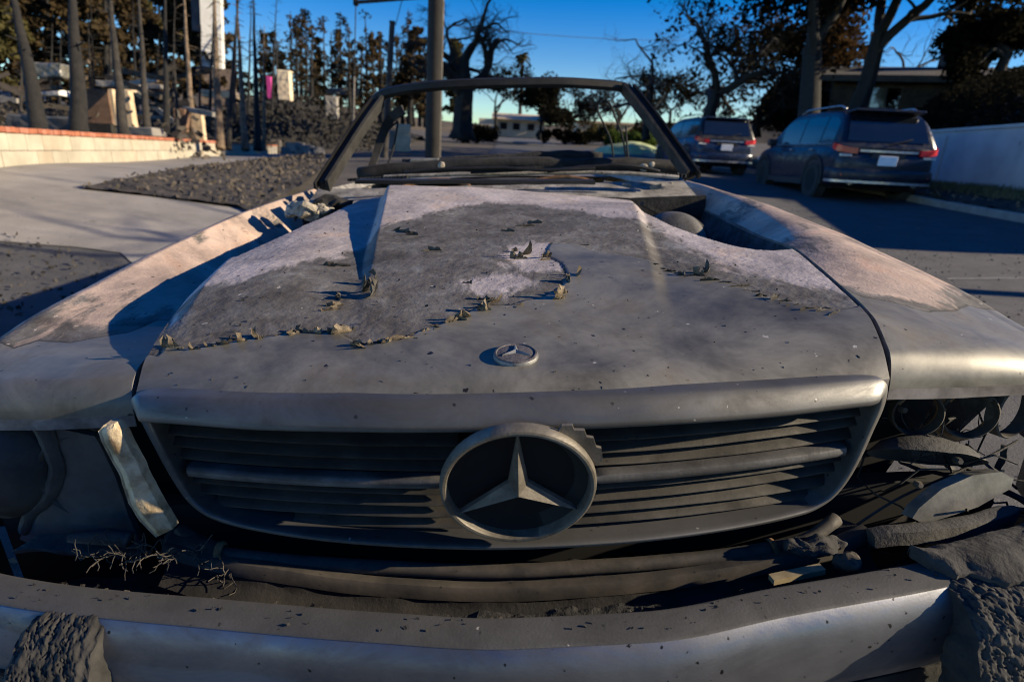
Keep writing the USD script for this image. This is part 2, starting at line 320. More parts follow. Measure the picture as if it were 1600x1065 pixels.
single('grass', blades(5000, in_poly(gp_, .16), .11, 4), mat('grass_mat', (.045, .05, .018), (.11, .10, .04), 3, .8), 'short green grass at the foot of the right wall', 'grass', kind='stuff')
lm = [gpt(px, 441 - (px - 1480) * .01)[:2] for px in np.linspace(1478, 1640, 10)]
V = np.array([[(q[0], q[1] + s, float(gz(*q)) + .036) for s in (-.012, .012)] for q in lm]); single('road_line', grid(V[:, ::-1]), mat('line_paint', (.20, .20, .19), (.34, .34, .32), 9, .9), None, None, kind='structure')
kb = np.array([(x, y, float(gz(x, y)) + .07) for x, y in smoothpath(np.array(road_edge[1:7]), 60)])
single('kerb', sweep(kb, [(-.07, -.12), (-.07, .06), (-.05, .08), (.07, .08), (.07, -.12)]), mat('kerb_mat', (.14, .13, .12), (.22, .21, .19), 4, .9), None, None, kind='structure')
# rear hills
def hill(name, pts, depth, m):
    top = np.array([at(*p) for p in pts]); n = len(top); rows = []
    for t in np.linspace(0, 1, 14):
        q = top.copy(); q[:, 1] += (1 - t) * -depth + 0; g = gz(np.clip(q[:, 0], -70, 70), np.clip(q[:, 1], -60, 140)) - .4
        q[:, 2] = g + (top[:, 2] - g) * smooth(t) if t < 1 else top[:, 2]; rows.append(q)
    back = top.copy(); back[:, 1] += depth * 2; back[:, 2] -= 3; rows.append(back)
    V = np.array(rows); V = np.stack([smoothpath(V[k], 60) for k in range(len(V))])
    V[..., 2] += .5 * (meshkit.fbm(V * .35, 4, 3) - .5)
    return single(name, grid(V), m, None, None, True, kind='structure')
mat('scorched_earth', (.006, .0055, .005), (.018, .016, .014), 1.5, .95, 0, .03, 6)
hill('embankment', [(250, 190, 30), (330, 176, 32), (420, 158, 34), (470, 156, 36), (530, 172, 38), (600, 196, 42), (660, 214, 46)], 9, _m['scorched_earth'])
emb = np.array([at(px, py + s, d - s * .25) for px, py, d in [(380, 170, 33), (420, 162, 34), (470, 160, 36), (520, 172, 38), (560, 188, 40)] for s in (0, 12, 25, 40)])
def emb_pt(r):
    q = emb[r.integers(0, len(emb))] + r.normal(0, .9, 3) * [1, 1, .25]; return q[0], q[1], q[2] + .1
single('embankment_debris', flecks(3500, emb_pt, .09, 66, .5), mat('embankment_mat', (.005, .0045, .004), (.022, .019, .016), 1.5, .95, c3=(.08, .07, .055)), 'burnt debris and ash scattered over the dark embankment', 'debris', kind='stuff')
hill('hill', [(-300, 120, 70), (0, 130, 70), (300, 140, 75), (520, 165, 80), (700, 190, 95), (900, 195, 110), (1100, 190, 110), (1400, 175, 100), (1900, 150, 100)], 14, mat('brown_hill', (.03, .024, .018), (.07, .055, .038), .4, .95))

# ------------------------------------------------------------------ left retaining wall of blocks with a brick cap
mat('block', (.29, .26, .20), (.40, .36, .285), 2.0, .9, 0, .004, 50, c3=(.44, .40, .32))
mat('block_warm', (.30, .255, .19), (.41, .35, .265), 2.5, .9, 0, .004, 50)
mat('brick_red', (.24, .075, .04), (.34, .12, .06), 5, .85, 0, .003, 60)
mat('brick_dark', (.30, .12, .075), (.42, .16, .10), 5, .85, 0, .003, 60)
mat('mortar', (.24, .22, .19), (.32, .30, .26), 6, .95)
gwall = thing('block_wall', 'low cream block wall with a red brick cap along the left pavement', 'wall', (w0[0], w0[1], float(gz(*w0[:2]))))
dz_top = lambda s: float(np.interp(s, [0, wl], [at(-60, 194, 5.75)[2], at(434, 227, 30)[2]]))
ang = math.atan2(wdir[1], wdir[0]); S0, S1 = -3.0, wl
def wpt(s, out, z): return np.array([*(w0[:2] + wdir * s - wn * (.09 - out)), z])
core = []
for s in np.linspace(S0, S1, 40): core.append([(*wpt(s, .07, dz_top(s) - .06)[:2], dz_top(s) - .06), (*wpt(s, -.09, 0)[:2], dz_top(s) - .06), (*wpt(s, -.09, 0)[:2], dz_top(s) - 1.1), (*wpt(s, .07, 0)[:2], dz_top(s) - 1.1)])
core = np.array(core); part(gwall, 'wall_core', ring_mesh(core.reshape(-1, 3), 40, 4), _m['mortar'])
rng = np.random.default_rng(5)
s = S0; k = 0
for row in range(3):
    s = S0 + (row % 2) * -.2
    while s < min(S1, 24) - .4:
        zc = dz_top(s + .2) - .06 - .10 - row * .2
        part(gwall, 'block', box(wpt(s + .2, .075 + rng.normal(0, .003), zc), (.388, .03, .190), rz=ang, bev=.005), _m['block' if rng.random() < .7 else 'block_warm'])
        s += .4
s = S0
while s < min(S1, 22):
    part(gwall, 'brick', box(wpt(s + .05, .0 + rng.normal(0, .004), dz_top(s) - .025 + rng.normal(0, .002)), (.094, .225, .062), rz=ang, bev=.004), _m['brick_red' if rng.random() < .65 else 'brick_dark'])
    s += .104
if S1 > 22: part(gwall, 'brick_row', sweep([wpt(22, 0, dz_top(22) - .025), wpt(S1, 0, dz_top(S1) - .025)], [(-.11, -.03), (.11, -.03), (.11, .03), (-.11, .03)]), _m['brick_red'])
part(gwall, 'stone_slab', box(wpt(S1 + .4, 0, dz_top(S1) - .05), (.8, .5, .6), rz=ang, bev=.03), mat('pier_dark', (.05, .045, .04), (.10, .09, .08), 4, .9))

# ------------------------------------------------------------------ trees
mat('bark_burnt', (.004, .0038, .0035), (.014, .0125, .011), 8, .95, 0, .02, 24)
mat('bark_grey', (.010, .009, .008), (.034, .029, .024), 7, .95, 0, .02, 24)
mat('bark_tan', (.04, .03, .02), (.17, .12, .08), 6, .95, 0, .02, 24)
def leafmat(name, c1, c2):
    n = {'o': ('geometry', {}), 'r': ('rgb_ramp', {'ramp': [(0, c1), (1, c2)]}), 'd': ('diffuse_bsdf', {}), 't': ('translucent_bsdf', {}), 'm': ('mix_closure', {'fac': .25})}
    _m[name] = usdkit.material(stage, '/World/Looks/' + name, n, [('o.random_per_island', 'r.fac'), ('r.color', 'd.color'), ('r.color', 't.color'), ('d.BSDF', 'm.closure1'), ('t.BSDF', 'm.closure2')], surface='m.closure')
leafmat('needles_brown', (.055, .040, .022), (.155, .112, .060))
leafmat('needles_olive', (.065, .058, .024), (.16, .13, .05))
leafmat('leaf_dark', (.014, .013, .009), (.055, .042, .022))
leafmat('leaf_brown', (.05, .03, .014), (.15, .085, .035))
leafmat('leaf_green', (.05, .075, .02), (.13, .16, .05))
def leaves(centers, radii, n, size, seed, flat=1.0):
    n, size = int(n * 1.9), size * .70
    r = np.random.default_rng(seed); c = np.asarray(centers, float); i = r.integers(0, len(c), n)
    d = r.normal(0, 1, (n, 3)); d /= np.linalg.norm(d, axis=1, keepdims=True); p = c[i] + d * (np.asarray(radii)[i] * r.uniform(.2, 1, n) ** .5)[:, None] * [1, 1, flat]
    R = Rotation.random(n, random_state=seed).as_matrix(); s = size * r.uniform(.5, 1.4, n)
    q = np.array([(-1, -.5, 0), (1, -.4, .2), (.8, .5, 0), (-.8, .6, -.2)])
    v = p[:, None] + np.einsum('nij,kj->nki', R, q) * s[:, None, None]; k = np.arange(n)[:, None] * 4
    return trimesh.Trimesh(v.reshape(-1, 3), np.vstack([k + [0, 1, 2], k + [0, 2, 3]]), process=False)
def limb(p, d, length, r, r2, rng, wob=.25, n=7, grav=0.0):
    pts = [np.array(p, float)]; d = np.array(d, float)
    for k in range(n - 1):
        d = d + rng.normal(0, wob / n * 2, 3) + [0, 0, grav / n]; d /= np.linalg.norm(d); pts.append(pts[-1] + d * length / (n - 1))
    return np.array(pts), np.linspace(r, r2, n), d
def branching(p, d, length, r, level, rng, out, tips, spread=.75, wob=.5, up=.15, ratio=.72, kids=(2, 3)):
    pts, rad, dd = limb(p, d, length, r, r * .62, rng, wob, 6, up); out.append(tube(pts, rad, 7 if level > 2 else 4, False))
    if level == 0: tips.append(pts[-1]); return
    for k in range(rng.integers(kids[0], kids[1] + 1)):
        i = 5 if k == 0 else rng.integers(2, 6); a = dd + rng.normal(0, spread, 3) * [1, 1, .7]; a /= np.linalg.norm(a)
        branching(pts[i], a, length * ratio * rng.uniform(.75, 1.15), rad[i] * (.85 if k == 0 else .62), level - 1, rng, out, tips, spread, wob, up, ratio, kids)
    if level <= 2: tips.append(pts[3])
def bare_tree(name, label, base, h, r, seed, levels=5, bark='bark_burnt', leaf=None, nleaf=0, lsize=.12, lr=.5, lean_=(0, 0, 1), group=None, spread=.75, trunk=.32, wob=.5, up=.15, sub=(2, 3)):
    rng = np.random.default_rng(seed); out, tips = [], []
    base = np.array([base[0], base[1], base[2] - .15]); t = thing(name, label, 'tree', base, group)
    d = np.array(lean_, float); d /= np.linalg.norm(d)
    pts, rad, dd = limb(base, d, h * trunk, r, r * .75, rng, .25, 7); rad[0] *= 1.35
    part(t, 'trunk', tube(pts, rad, 10), _m[bark], True)
    for k in range(sub[1]):
        a = dd + rng.normal(0, spread, 3) * [1, 1, .35] + [0, 0, .15]; a /= np.linalg.norm(a)
        branching(pts[-1 - (k > 1)], a, h * .28, rad[-1] * .75, levels - 1, rng, out, tips, spread, wob, up, .74, sub)
    part(t, 'limbs', cat_(out), _m[bark], True)
    if leaf and nleaf: part(t, 'crown', leaves(tips, np.full(len(tips), lr), nleaf, lsize, seed), _m[leaf])
    return t
def pine(name, label, base, top, r, seed, dens=1.0, leaf='needles_brown', bark='bark_burnt', low=.25, width=.12, group=None, nl=1400, lsize=.10):
    rng = np.random.default_rng(seed); base = np.array(base, float) - [0, 0, .2]; top = np.array(top, float); h = np.linalg.norm(top - base)
    t = thing(name, label, 'tree', base, group); n = 12
    pts = base + np.linspace(0, 1, n)[:, None] * (top - base) + np.cumsum(rng.normal(0, .006 * h / 3, (n, 3)) * [1, 1, 0], 0); rad = r * (1 - .86 * np.linspace(0, 1, n)); rad[0] *= 1.25
    part(t, 'trunk', tube(pts, rad, 9), _m[bark], True)
    out, tips = [], []
    for k in range(int(34 * dens)):
        f = rng.uniform(low, .98); p = base + (top - base) * f; a = rng.uniform(0, 6.28); L = h * width * (1.25 - f) * rng.uniform(.5, 1.2)
        q, rd_, _ = limb(p, (math.cos(a), math.sin(a), rng.uniform(-.35, .35)), L, r * .16, .006, rng, .5, 5, -.2); out.append(tube(q, rd_, 4, False)); tips += [q[2], q[3], q[4]]
    if out: part(t, 'branches', cat_(out), _m[bark], True, kind='stuff')
    if nl: part(t, 'crown', leaves(tips, np.full(len(tips), h * .028), nl, lsize, seed), _m[leaf])
    return t

ORD = 'first second third fourth fifth sixth seventh eighth ninth tenth eleventh twelfth thirteenth fourteenth fifteenth sixteenth seventeenth eighteenth nineteenth twentieth twenty-first twenty-second twenty-third twenty-fourth twenty-fifth twenty-sixth twenty-seventh twenty-eighth twenty-ninth thirtieth'.split()
# thin scorched trunks standing behind the left wall
TR = [((62, 206), (8, -60), 10, .155, 'bark_burnt', 'thick grey trunk leaning left behind the block wall, leftmost of the row'), ((122, 207), (112, -90), 10.5, .165, 'bark_burnt', 'thickest black trunk second from the left behind the block wall'),
      ((192, 210), (158, -70), 11.5, .11, 'bark_grey', 'slim grey trunk leaning left beside the brown panel'), ((230, 212), (212, -60), 12.5, .085, 'bark_grey', 'slim straight trunk right of the brown panel'),
      ((258, 214), (253, -60), 13.5, .085, 'bark_burnt', 'dark straight trunk above the shadow line on the block wall'), ((276, 214), (272, 70), 14, .06, 'bark_grey', 'short thin snag with its top broken off'),
      ((300, 218), (283, -60), 15, .09, 'bark_tan', 'trunk with a scorched bare patch halfway up'), ((342, 221), (330, -60), 16.5, .13, 'bark_tan', 'tan stripped trunk in front of the white chimney'), ((354, 222), (372, -40), 17, .085, 'bark_grey', 'thin trunk crossing the right edge of the white chimney'),
      ((382, 224), (366, -40), 18.5, .11, 'bark_tan', 'trunk with a swollen tan foot right of the chimney'), ((402, 225), (396, -20), 20, .125, 'bark_burnt', 'black forked trunk near the end of the block wall'), ((412, 225), (414, 40), 20.5, .07, 'bark_tan', 'thin tan stem, rightmost behind the block wall')]
for k, (b, t_, d, r, bk_, lab) in enumerate(TR):
    pine('scorched_trunk', lab, at(*b, d), at(*t_, d + .6), r, 100 + k, .55, bark=bk_, low=.45, width=.10, nl=0, group='scorched trunks behind the block wall')
rs3 = np.random.default_rng(41)
EX = [(28, 17), (90, 19), (140, 21), (172, 18), (214, 22), (240, 20), (268, 24), (312, 21), (326, 23), (366, 25), (388, 27), (424, 28), (436, 30), (150, 25), (75, 24)]
for k, (px, d) in enumerate(EX):
    tpx = px + rs3.uniform(-14, 10); pine('thin_snag', f'thin black snag, {ORD[k]} from the front in the burnt lot behind the block wall', at(px, 200 - d * .6, d), at(tpx, rs3.uniform(-40, 60), d + .5), rs3.uniform(.045, .08), 700 + k, 1.0, bark='bark_burnt' if k % 3 else 'bark_grey', low=.3, width=.13, nl=0, group='thin snags in the burnt lot')
# brown pines behind them
PN = [(-30, -60, 24, .0), (15, -90, 26, 0), (70, -70, 29, 0), (120, -40, 33, 0), (160, -80, 27, 0), (205, -30, 31, 0), (245, -90, 34, 0), (285, -40, 30, 0), (318, -70, 38, 0)]
for k, (px, py, d, _) in enumerate(PN):
    b = at(px + 6, 188, d); b[2] = min(b[2], at(px, 190, d)[2])
    pine('pine_tree', ['brown heat-killed pine at the left picture edge', 'tall brown pine behind the leftmost trunk', 'brown pine behind the fallen grey beams', 'olive brown pine above the brown panel', 'brown pine behind the slim leaning trunk', 'low brown pine behind the straight grey trunk', 'tall brown pine left of the chimney', 'brown pine in front of the chimney foot', 'dark brown pine just left of the white chimney'][k], b, at(px, py, d), .16, 200 + k, 2.0, 'needles_brown' if k % 3 else 'needles_olive', low=.22, width=.30, nl=3600, lsize=.17, group='brown pines behind the burnt lot')
# the wood on the embankment
rw = np.random.default_rng(77)
for k in range(30):
    px = 405 + k * 9.2 + rw.uniform(-3, 3); d = rw.uniform(36, 58); py = rw.uniform(8, 70) + (18 if px < 450 else 0) + max(0, px - 620) * .3
    b = at(px + 2, 168 + (px - 400) * .1, d); t_ = at(px, py, d)
    leafy = k % 3
    pine('burnt_pine', f'{["bare black", "sparse brown", "thin dark brown"][leafy]} pine on the embankment, {ORD[k]} from the left in the burnt wood', b, t_, .16, 300 + k, 1.5, 'needles_brown' if k % 2 else 'leaf_dark', low=.12, width=.13, nl=[120, 700, 420][leafy], lsize=.14, group='burnt pines on the embankment')
pine('brown_conifer', 'broad brown conifer just left of the utility pole', at(640, 190, 40), at(648, 40, 40), .2, 351, 2.2, 'needles_brown', low=.2, width=.22, nl=2600, lsize=.18)
pine('brown_conifer', 'brown conifer seen just right of the utility pole', at(715, 190, 42), at(712, 60, 42), .2, 352, 2.0, 'needles_olive', low=.15, width=.16, nl=1800, lsize=.18)
# oaks
bare_tree('oak_tree', 'gnarled bare oak with a thick trunk right of the utility pole', at(722, 212, 24), 5.9, .46, 410, 7, 'bark_burnt', None, 0, .12, .4, (.10, 0, 1), trunk=.36, spread=.85, wob=.8, sub=(2, 4))
bare_tree('oak_tree', 'large bare oak with arching black limbs behind the rear dark car', at(1100, 215, 23), 7.2, .30, 423, 7, 'bark_burnt', 'leaf_dark', 900, .12, .5, (-.05, 0, 1), trunk=.26, spread=1.05, wob=.7, sub=(2, 4))
bare_tree('oak_tree', 'dark leafy oak behind the parked sport utility car', at(1262, 200, 19), 9.0, .36, 431, 6, 'bark_burnt', 'leaf_dark', 16000, .12, .6, (-.06, 0, 1), trunk=.30, spread=.75, sub=(2, 3))
bare_tree('oak_tree', 'dense dark oak crown rising above the roofline at right', at(1330, 195, 21), 10.5, .32, 447, 6, 'bark_burnt', 'leaf_dark', 18000, .13, .65, (.06, 0, 1), trunk=.3, spread=.62, sub=(2, 3))
bare_tree('oak_tree', 'brownish oak between the two parked dark cars', at(1180, 210, 30), 7.2, .26, 452, 5, 'bark_burnt', 'leaf_brown', 7000, .14, .8, trunk=.3, spread=.85, sub=(2, 4))
bare_tree('bare_tree', 'leafless grey tree right of the dense oak, above the house roof', at(1385, 165, 30), 6.0, .14, 461, 6, 'bark_grey', None, 0, lean_=(.25, 0, 1), trunk=.25, spread=.55)
bare_tree('round_tree', 'small round dark tree seen through the windscreen frame', at(843, 216, 46), 4.6, .16, 470, 5, 'bark_burnt', 'leaf_dark', 3200, .16, .55, trunk=.35, spread=.95, sub=(2, 4))
bare_tree('bare_tree', 'bare tree seen through the right end of the windscreen frame', at(960, 222, 34), 5.0, .14, 481, 6, 'bark_burnt', None, 0, trunk=.3, spread=.8)
for k, (px, py, d, h) in enumerate([(775, 208, 50, 6.0), (890, 212, 62, 5.2), (925, 214, 60, 5.8), (1010, 215, 48, 6), (1045, 214, 52, 7)]):
    bare_tree('burnt_tree', ['dark tree left of the beige house', 'thin dark tree behind the hedge, left of the mast gap', 'thin dark tree behind the hedge in the centre', 'dark tree behind the pale green mound', 'dark tree behind the right windscreen pillar'][k], at(px, py, d), h, .16, 490 + k, 5, 'bark_burnt', 'leaf_dark', 900, .16, .5, trunk=.35, group='dark trees along the far street')
bare_tree('dark_tree', 'dark spreading tree above the hedge at the right picture edge', at(1560, 115, 20), 3.2, .2, 505, 5, 'bark_burnt', 'leaf_dark', 5200, .10, .4, trunk=.25, spread=1.1, sub=(2, 4), up=.05)
bare_tree('dark_tree', 'second dark tree by the chimney block at the far right', at(1640, 120, 21), 3.4, .2, 509, 5, 'bark_burnt', 'leaf_dark', 4200, .10, .4, trunk=.25, spread=1.1, sub=(2, 4), up=.05)
sb = np.array([9.3, 3.3]); bare_tree('street_tree', 'bare burnt street tree on the verge beside the car, right of the picture', np.array([*sb, float(gz(*sb)) + .1]), 6.2, .13, 521, 5, 'bark_burnt', None, 0, trunk=.42, spread=.6, up=.2)
bare_tree('oak_tree', 'fine-twigged bare oak at the left of the oak row, above the windscreen corner', at(1010, 214, 30), 7.6, .2, 531, 7, 'bark_burnt', None, 0, trunk=.25, spread=.95)
# far palm
pb, pt_ = at(812, 190, 70), at(816, 88, 70)
palm = thing('palm_tree', 'tall thin far palm with a small ragged head', 'tree', pb)
part(palm, 'trunk', tube(np.linspace(pb, pt_, 8), np.linspace(.24, .18, 8), 8), _m['bark_grey'], True)
fr2 = []; rp = np.random.default_rng(6)
for k in range(26):
    a = rp.uniform(0, 6.28); e = rp.uniform(-.5, 1.0); q, _, _ = limb(pt_, (math.cos(a), math.sin(a), e), 1.3, .04, .02, rp, .2, 6, -1.6); w_ = np.array([.05, .2, .28, .24, .15, .02])
    sd = np.cross(q[-1] - q[0], [0, 0, 1.0]); sd /= np.linalg.norm(sd) + 1e-9; fr2.append(grid(np.stack([q - sd * w_[:, None], q + [0, 0, .06], q + sd * w_[:, None]], 1)))
part(palm, 'crown', cat_(fr2), _m['needles_olive'])

# ------------------------------------------------------------------ utility poles and wires
mat('pole_wood', (.005, .0045, .004), (.015, .013, .011), 3.0, .9, 0, .01, 30)
pd = 14.0; b = at(676, 247, pd); t_ = at(690, 0, pd) ; u_ = (t_ - b) / (t_[2] - b[2]); u_ = np.array([u_[0], 0, 1]); tp = b + u_ * 9.5
pole = thing('utility_pole', 'thick dark wooden utility pole standing behind the windscreen frame', 'pole', b)
part(pole, 'shaft', tube(np.linspace(b - [0, 0, .3], tp, 10), np.linspace(.20, .165, 10), 14), _m['pole_wood'], True)
part(pole, 'conduit', tube(np.linspace(b + [.17, -.06, 0], tp + [.14, -.05, -1.5], 10), .028, 6), mat('conduit_mat', (.05, .045, .04), (.14, .12, .10), 4, .7), True)
s0, s1 = at(682, 13, pd), at(556, 4, pd); s0 = b + u_ * (s0[2] - b[2])
guy = thing('guy_strut', 'horizontal pipe strut with a hanging guy cable on the left of the utility pole', 'pole', s1)
part(guy, 'strut', tube([s0, s1], .045, 8), _m['pole_wood'], True)
part(guy, 'strut_cap', rough(box(s1, (.12, .12, .16), bev=.02), .003, 9), _m['pole_wood'])
gl = at(552, 196, pd + .2); part(guy, 'guy_cable', tube([s1, gl], .014, 6), _m['pole_wood'], True)
part(guy, 'guy_guard', tube([gl + (s1 - gl) * .02, gl + (s1 - gl) * .4], .026, 6), _m['conduit_mat'], True)
b2 = at(600, 236, 17); t2_ = at(613, 36, 17)
p2 = thing('utility_pole', 'thinner shorter pole left of the thick utility pole', 'pole', b2)
part(p2, 'shaft', tube(np.linspace(b2 - [0, 0, .3], t2_, 8), np.linspace(.105, .085, 8), 10), mat('pole_grey', (.015, .013, .011), (.045, .039, .033), 3, .9), True)
part(p2, 'shaft_cap', box(t2_ + [0, 0, .02], (.16, .16, .05)), _m['pole_wood'])
for k, (a, c, lab) in enumerate([((560, 100, 40), (1180, 130, 40), 'low power line crossing behind the windscreen frame'), ((700, 40, 32), (1150, 58, 60), 'upper power line crossing the sky between the oaks'), ((720, -30, 15), (768, 60, 40), 'steep service wire right of the utility pole'), ((748, -30, 15), (762, 40, 40), 'short service wire beside the steep one'), ((636, -30, 15), (618, 40, 17), 'service wire running down to the thinner pole')]):
    p_, q_ = at(*a), at(*c); n = 24; t = np.linspace(0, 1, n)[:, None]; w_ = p_ + (q_ - p_) * t - np.array([0, 0, .5]) * (4 * t * (1 - t)) * (k < 2)
    single('power_line', tube(w_, .018 if k < 2 else .012, 5), _m['black_char'], lab, 'wire', True, group='overhead wires')

# ------------------------------------------------------------------ right side: wall, dark bank, house
mat('plaster', (.26, .29, .32), (.36, .39, .42), 1.2, .9, 0, .003, 30, dots=[(3, .10, (.20, .21, .22))])
mat('dark_boards', (.022, .018, .015), (.06, .048, .038), 3, .85, 0, .004, 20)
mat('dark_roof', (.025, .022, .02), (.06, .052, .045), 4, .9, 0, .01, 30)
ra, rb_ = np.array([10.85, 15.5]), np.array([9.3, 5.2])
def wall_strip(a, b, zt0, zt1, th, n=30):
    d = (b - a) / np.linalg.norm(b - a); nn = np.array([-d[1], d[0]]); out = []
    for t in np.linspace(0, 1, n):
        q = a + (b - a) * t; zt = zt0 + (zt1 - zt0) * t; g = float(gz(*q)) - .3
        out.append([(*(q + nn * s * th / 2), z) for s, z in ((-1, g), (-1, zt), (1, zt), (1, g))])
    out = np.array(out); return ring_mesh(out.reshape(-1, 3), n, 4)
zt0, zt1 = at(1462, 213, 14)[2] + .06, at(1600, 196, 11)[2] - .03
rw_ = thing('plaster_wall', 'long blue-grey plastered wall along the verge at the right', 'wall', (*ra, float(gz(*ra))))
part(rw_, 'wall', wall_strip(ra, rb_, zt0, zt1, .22), _m['plaster'])
cp = [np.array([*(ra + (rb_ - ra) * t), zt0 + (zt1 - zt0) * t + .03]) for t in np.linspace(0, 1, 8)]
part(rw_, 'coping', sweep(cp, [(-.15, -.03), (-.15, .03), (.15, .03), (.15, -.03)]), _m['plaster'])
for k, t in enumerate((.22, .5, .78)):
    q = ra + (rb_ - ra) * t; part(rw_, 'pilaster', box((*(q + [-.13, -.02]), (float(gz(*q)) + zt0 + (zt1 - zt0) * t) / 2 - .05), (.06, .34, zt0 - float(gz(*q)) - .1), rz=-.15), _m['plaster'])
# dark planted bank behind and above the wall
tb = [(1455, 190, 16), (1500, 150, 18), (1560, 128, 20), (1640, 110, 22), (1800, 100, 24)]
top = smoothpath([at(*p) for p in tb], 30); bot = np.array([[*(ra + (rb_ - ra) * t + [.25, .1]), zt0 + (zt1 - zt0) * t - .15] for t in np.linspace(0, 1, 30)])
V = np.stack([bot + (top - bot) * t + [0, 0, .25 * math.sin(math.pi * t)] for t in np.linspace(0, 1, 16)] + [top + [4, 6, -1.5]])
V[..., 2] += .25 * (meshkit.fbm(V * 1.1, 4, 5) - .5)
m = grid(V); m.fix_normals(); single('planted_bank', m, _m['scorched_earth'], None, None, True, kind='structure')
bank_c = V[1:16].reshape(-1, 3); 
single('hedge', leaves(bank_c + [0, 0, .05], np.full(len(bank_c), .35), 14000, .07, 91), _m['leaf_dark'], 'dark scorched hedge covering the bank above the plastered wall', 'hedge', kind='stuff')
# the house up on the bank
hb = at(1432, 170, 24)
hs_ = thing('hillside_house', 'dark low hillside house with two bright windows behind the sport utility car', 'house', hb)
ex = np.array([.94, -.34, 0]); ey = np.array([.34, .94, 0])
def hp(a, b, c): return hb + ex * a + ey * b + np.array([0, 0, c])
def hbox(a0, a1, b0, b1, c0, c1): return box(hp((a0 + a1) / 2, (b0 + b1) / 2, (c0 + c1) / 2), (a1 - a0, b1 - b0, c1 - c0), rz=math.atan2(ex[1], ex[0]))
win = [(-1.85, -.65, -.05, .85), (1.15, 1.75, .25, .85), (2.3, 2.7, .3, .8)]
edges = [-3.4, -1.85, -.65, 1.15, 1.75, 2.3, 2.7, 7.0]
for k in range(7):
    a0, a1 = edges[k], edges[k + 1]; w_ = [w for w in win if w[0] == a0]
    if w_:
        part(hs_, 'wall', hbox(a0, a1, 0, .2, -3, w_[0][2]), _m['dark_boards']); part(hs_, 'wall', hbox(a0, a1, 0, .2, w_[0][3], 1.25), _m['dark_boards'])
    else: part(hs_, 'wall', hbox(a0, a1, 0, .2, -3, 1.25), _m['dark_boards'])
mat('curtain', (.50, .42, .30), (.66, .58, .44), 3, .9); mat('winframe', (.03, .028, .026), (.06, .055, .05), 8, .7)
gl_n = {'t': ('transparent_bsdf', {'color': (.75, .8, .85)}), 'g': ('glossy_bsdf', {'roughness': .03, 'color': (.9, .95, 1)}), 'f': ('fresnel', {'IOR': 2.2}), 'm': ('mix_closure', {})}
_m['pane_glass'] = usdkit.material(stage, '/World/Looks/pane_glass', gl_n, [('f.fac', 'm.fac'), ('t.BSDF', 'm.closure1'), ('g.BSDF', 'm.closure2')], surface='m.closure')
for k, (a0, a1, c0, c1) in enumerate(win):
    f = cat_([hbox(a0, a1, -.03, .05, c0, c0 + .06), hbox(a0, a1, -.03, .05, c1 - .06, c1), hbox(a0, a0 + .06, -.028, .05, c0 + .06, c1 - .06), hbox(a1 - .06, a1, -.028, .05, c0 + .06, c1 - .06)] + ([hbox((a0 + a1) / 2 - .02, (a0 + a1) / 2 + .02, -.02, .04, c0 + .06, c1 - .06)] if k == 0 else []))
    wn_ = part(hs_, 'window', f, _m['winframe']); part(wn_, 'pane', hbox(a0 + .05, a1 - .05, .01, .02, c0 + .05, c1 - .05), _m['pane_glass'])
    part(wn_, 'curtain', hbox(a0 + .05, a0 + (a1 - a0) * (.55 if k == 0 else .7), .10, .13, c0 + .05, c1 - .05), _m['curtain'])
part(hs_, 'back_wall', hbox(2.8, 7, 4.8, 5, -3, 1.25), _m['dark_boards']); part(hs_, 'end_wall', hbox(-3.4, -3.2, .2, 4.8, -3, 1.25), _m['dark_boards']); part(hs_, 'end_wall', hbox(6.8, 7, .2, 4.8, -3, 1.25), _m['dark_boards']); part(hs_, 'floor', hbox(-3.2, 6.8, .2, 4.8, -.6, -.5), _m['dark_boards'])
rp_ = [(-4.0, -.7, 1.15), (-4.0, 2.5, 1.95), (-4.0, 5.6, 1.15), (-4, 5.6, 1.0), (-4, 2.5, 1.78), (-4, -.7, 1.0)]
ring_ = np.array([[hp(a, b, c) for _, b, c in rp_] for a in (-4.0, 7.6)])
roof = part(hs_, 'roof', ring_mesh(ring_.reshape(-1, 3), 2, 6), _m['dark_roof'])
part(roof, 'fascia', hbox(-4.0, 7.6, -.74, -.70, .95, 1.2), _m['winframe'])
ch = at(1487, 118, 25); cb_ = thing('chimney_block', 'dark square block rising above the hedge at the right', 'building', ch - [0, 0, 2])
part(cb_, 'shaft', box(ch + [0, 0, -.2], (1.0, 1.0, 3.2), rz=-.3, bev=.03), _m['dark_roof']); part(cb_, 'cap', box(ch + [0, 0, 1.42], (1.12, 1.12, .12), rz=-.3), _m['dark_roof'])

# ------------------------------------------------------------------ left: what is left of the burnt houses
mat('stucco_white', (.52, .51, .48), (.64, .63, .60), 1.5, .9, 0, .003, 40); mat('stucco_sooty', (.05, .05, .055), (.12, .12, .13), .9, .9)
cd = 30; cb0, cb1 = at(340, 108, cd), at(338, -40, cd)
chm = thing('white_chimney', 'tall white stucco chimney with a sooty left side among the brown pines', 'chimney', cb0 - [0, 0, 1.5])
h_ = cb1[2] - cb0[2]; cxy = cb0[:2]
part(chm, 'stack', box((cxy[0], cxy[1], cb0[2] + h_ / 2), (.95, .9, h_), rz=.28, ry=.075), _m['stucco_white'])
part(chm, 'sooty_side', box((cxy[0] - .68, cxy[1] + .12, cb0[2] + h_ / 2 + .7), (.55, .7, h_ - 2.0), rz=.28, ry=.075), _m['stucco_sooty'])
part(chm, 'base', box((cxy[0] - .2, cxy[1] + .2, cb0[2] - .9), (1.7, 1.2, 1.8), rz=.28), mat('brick_soot', (.08, .06, .05), (.16, .12, .10), 4, .9))
part(chm, 'cap', box((cxy[0], cxy[1], cb1[2] + .06), (1.1, 1.05, .14), rz=.28, ry=.075), _m['stucco_white'])
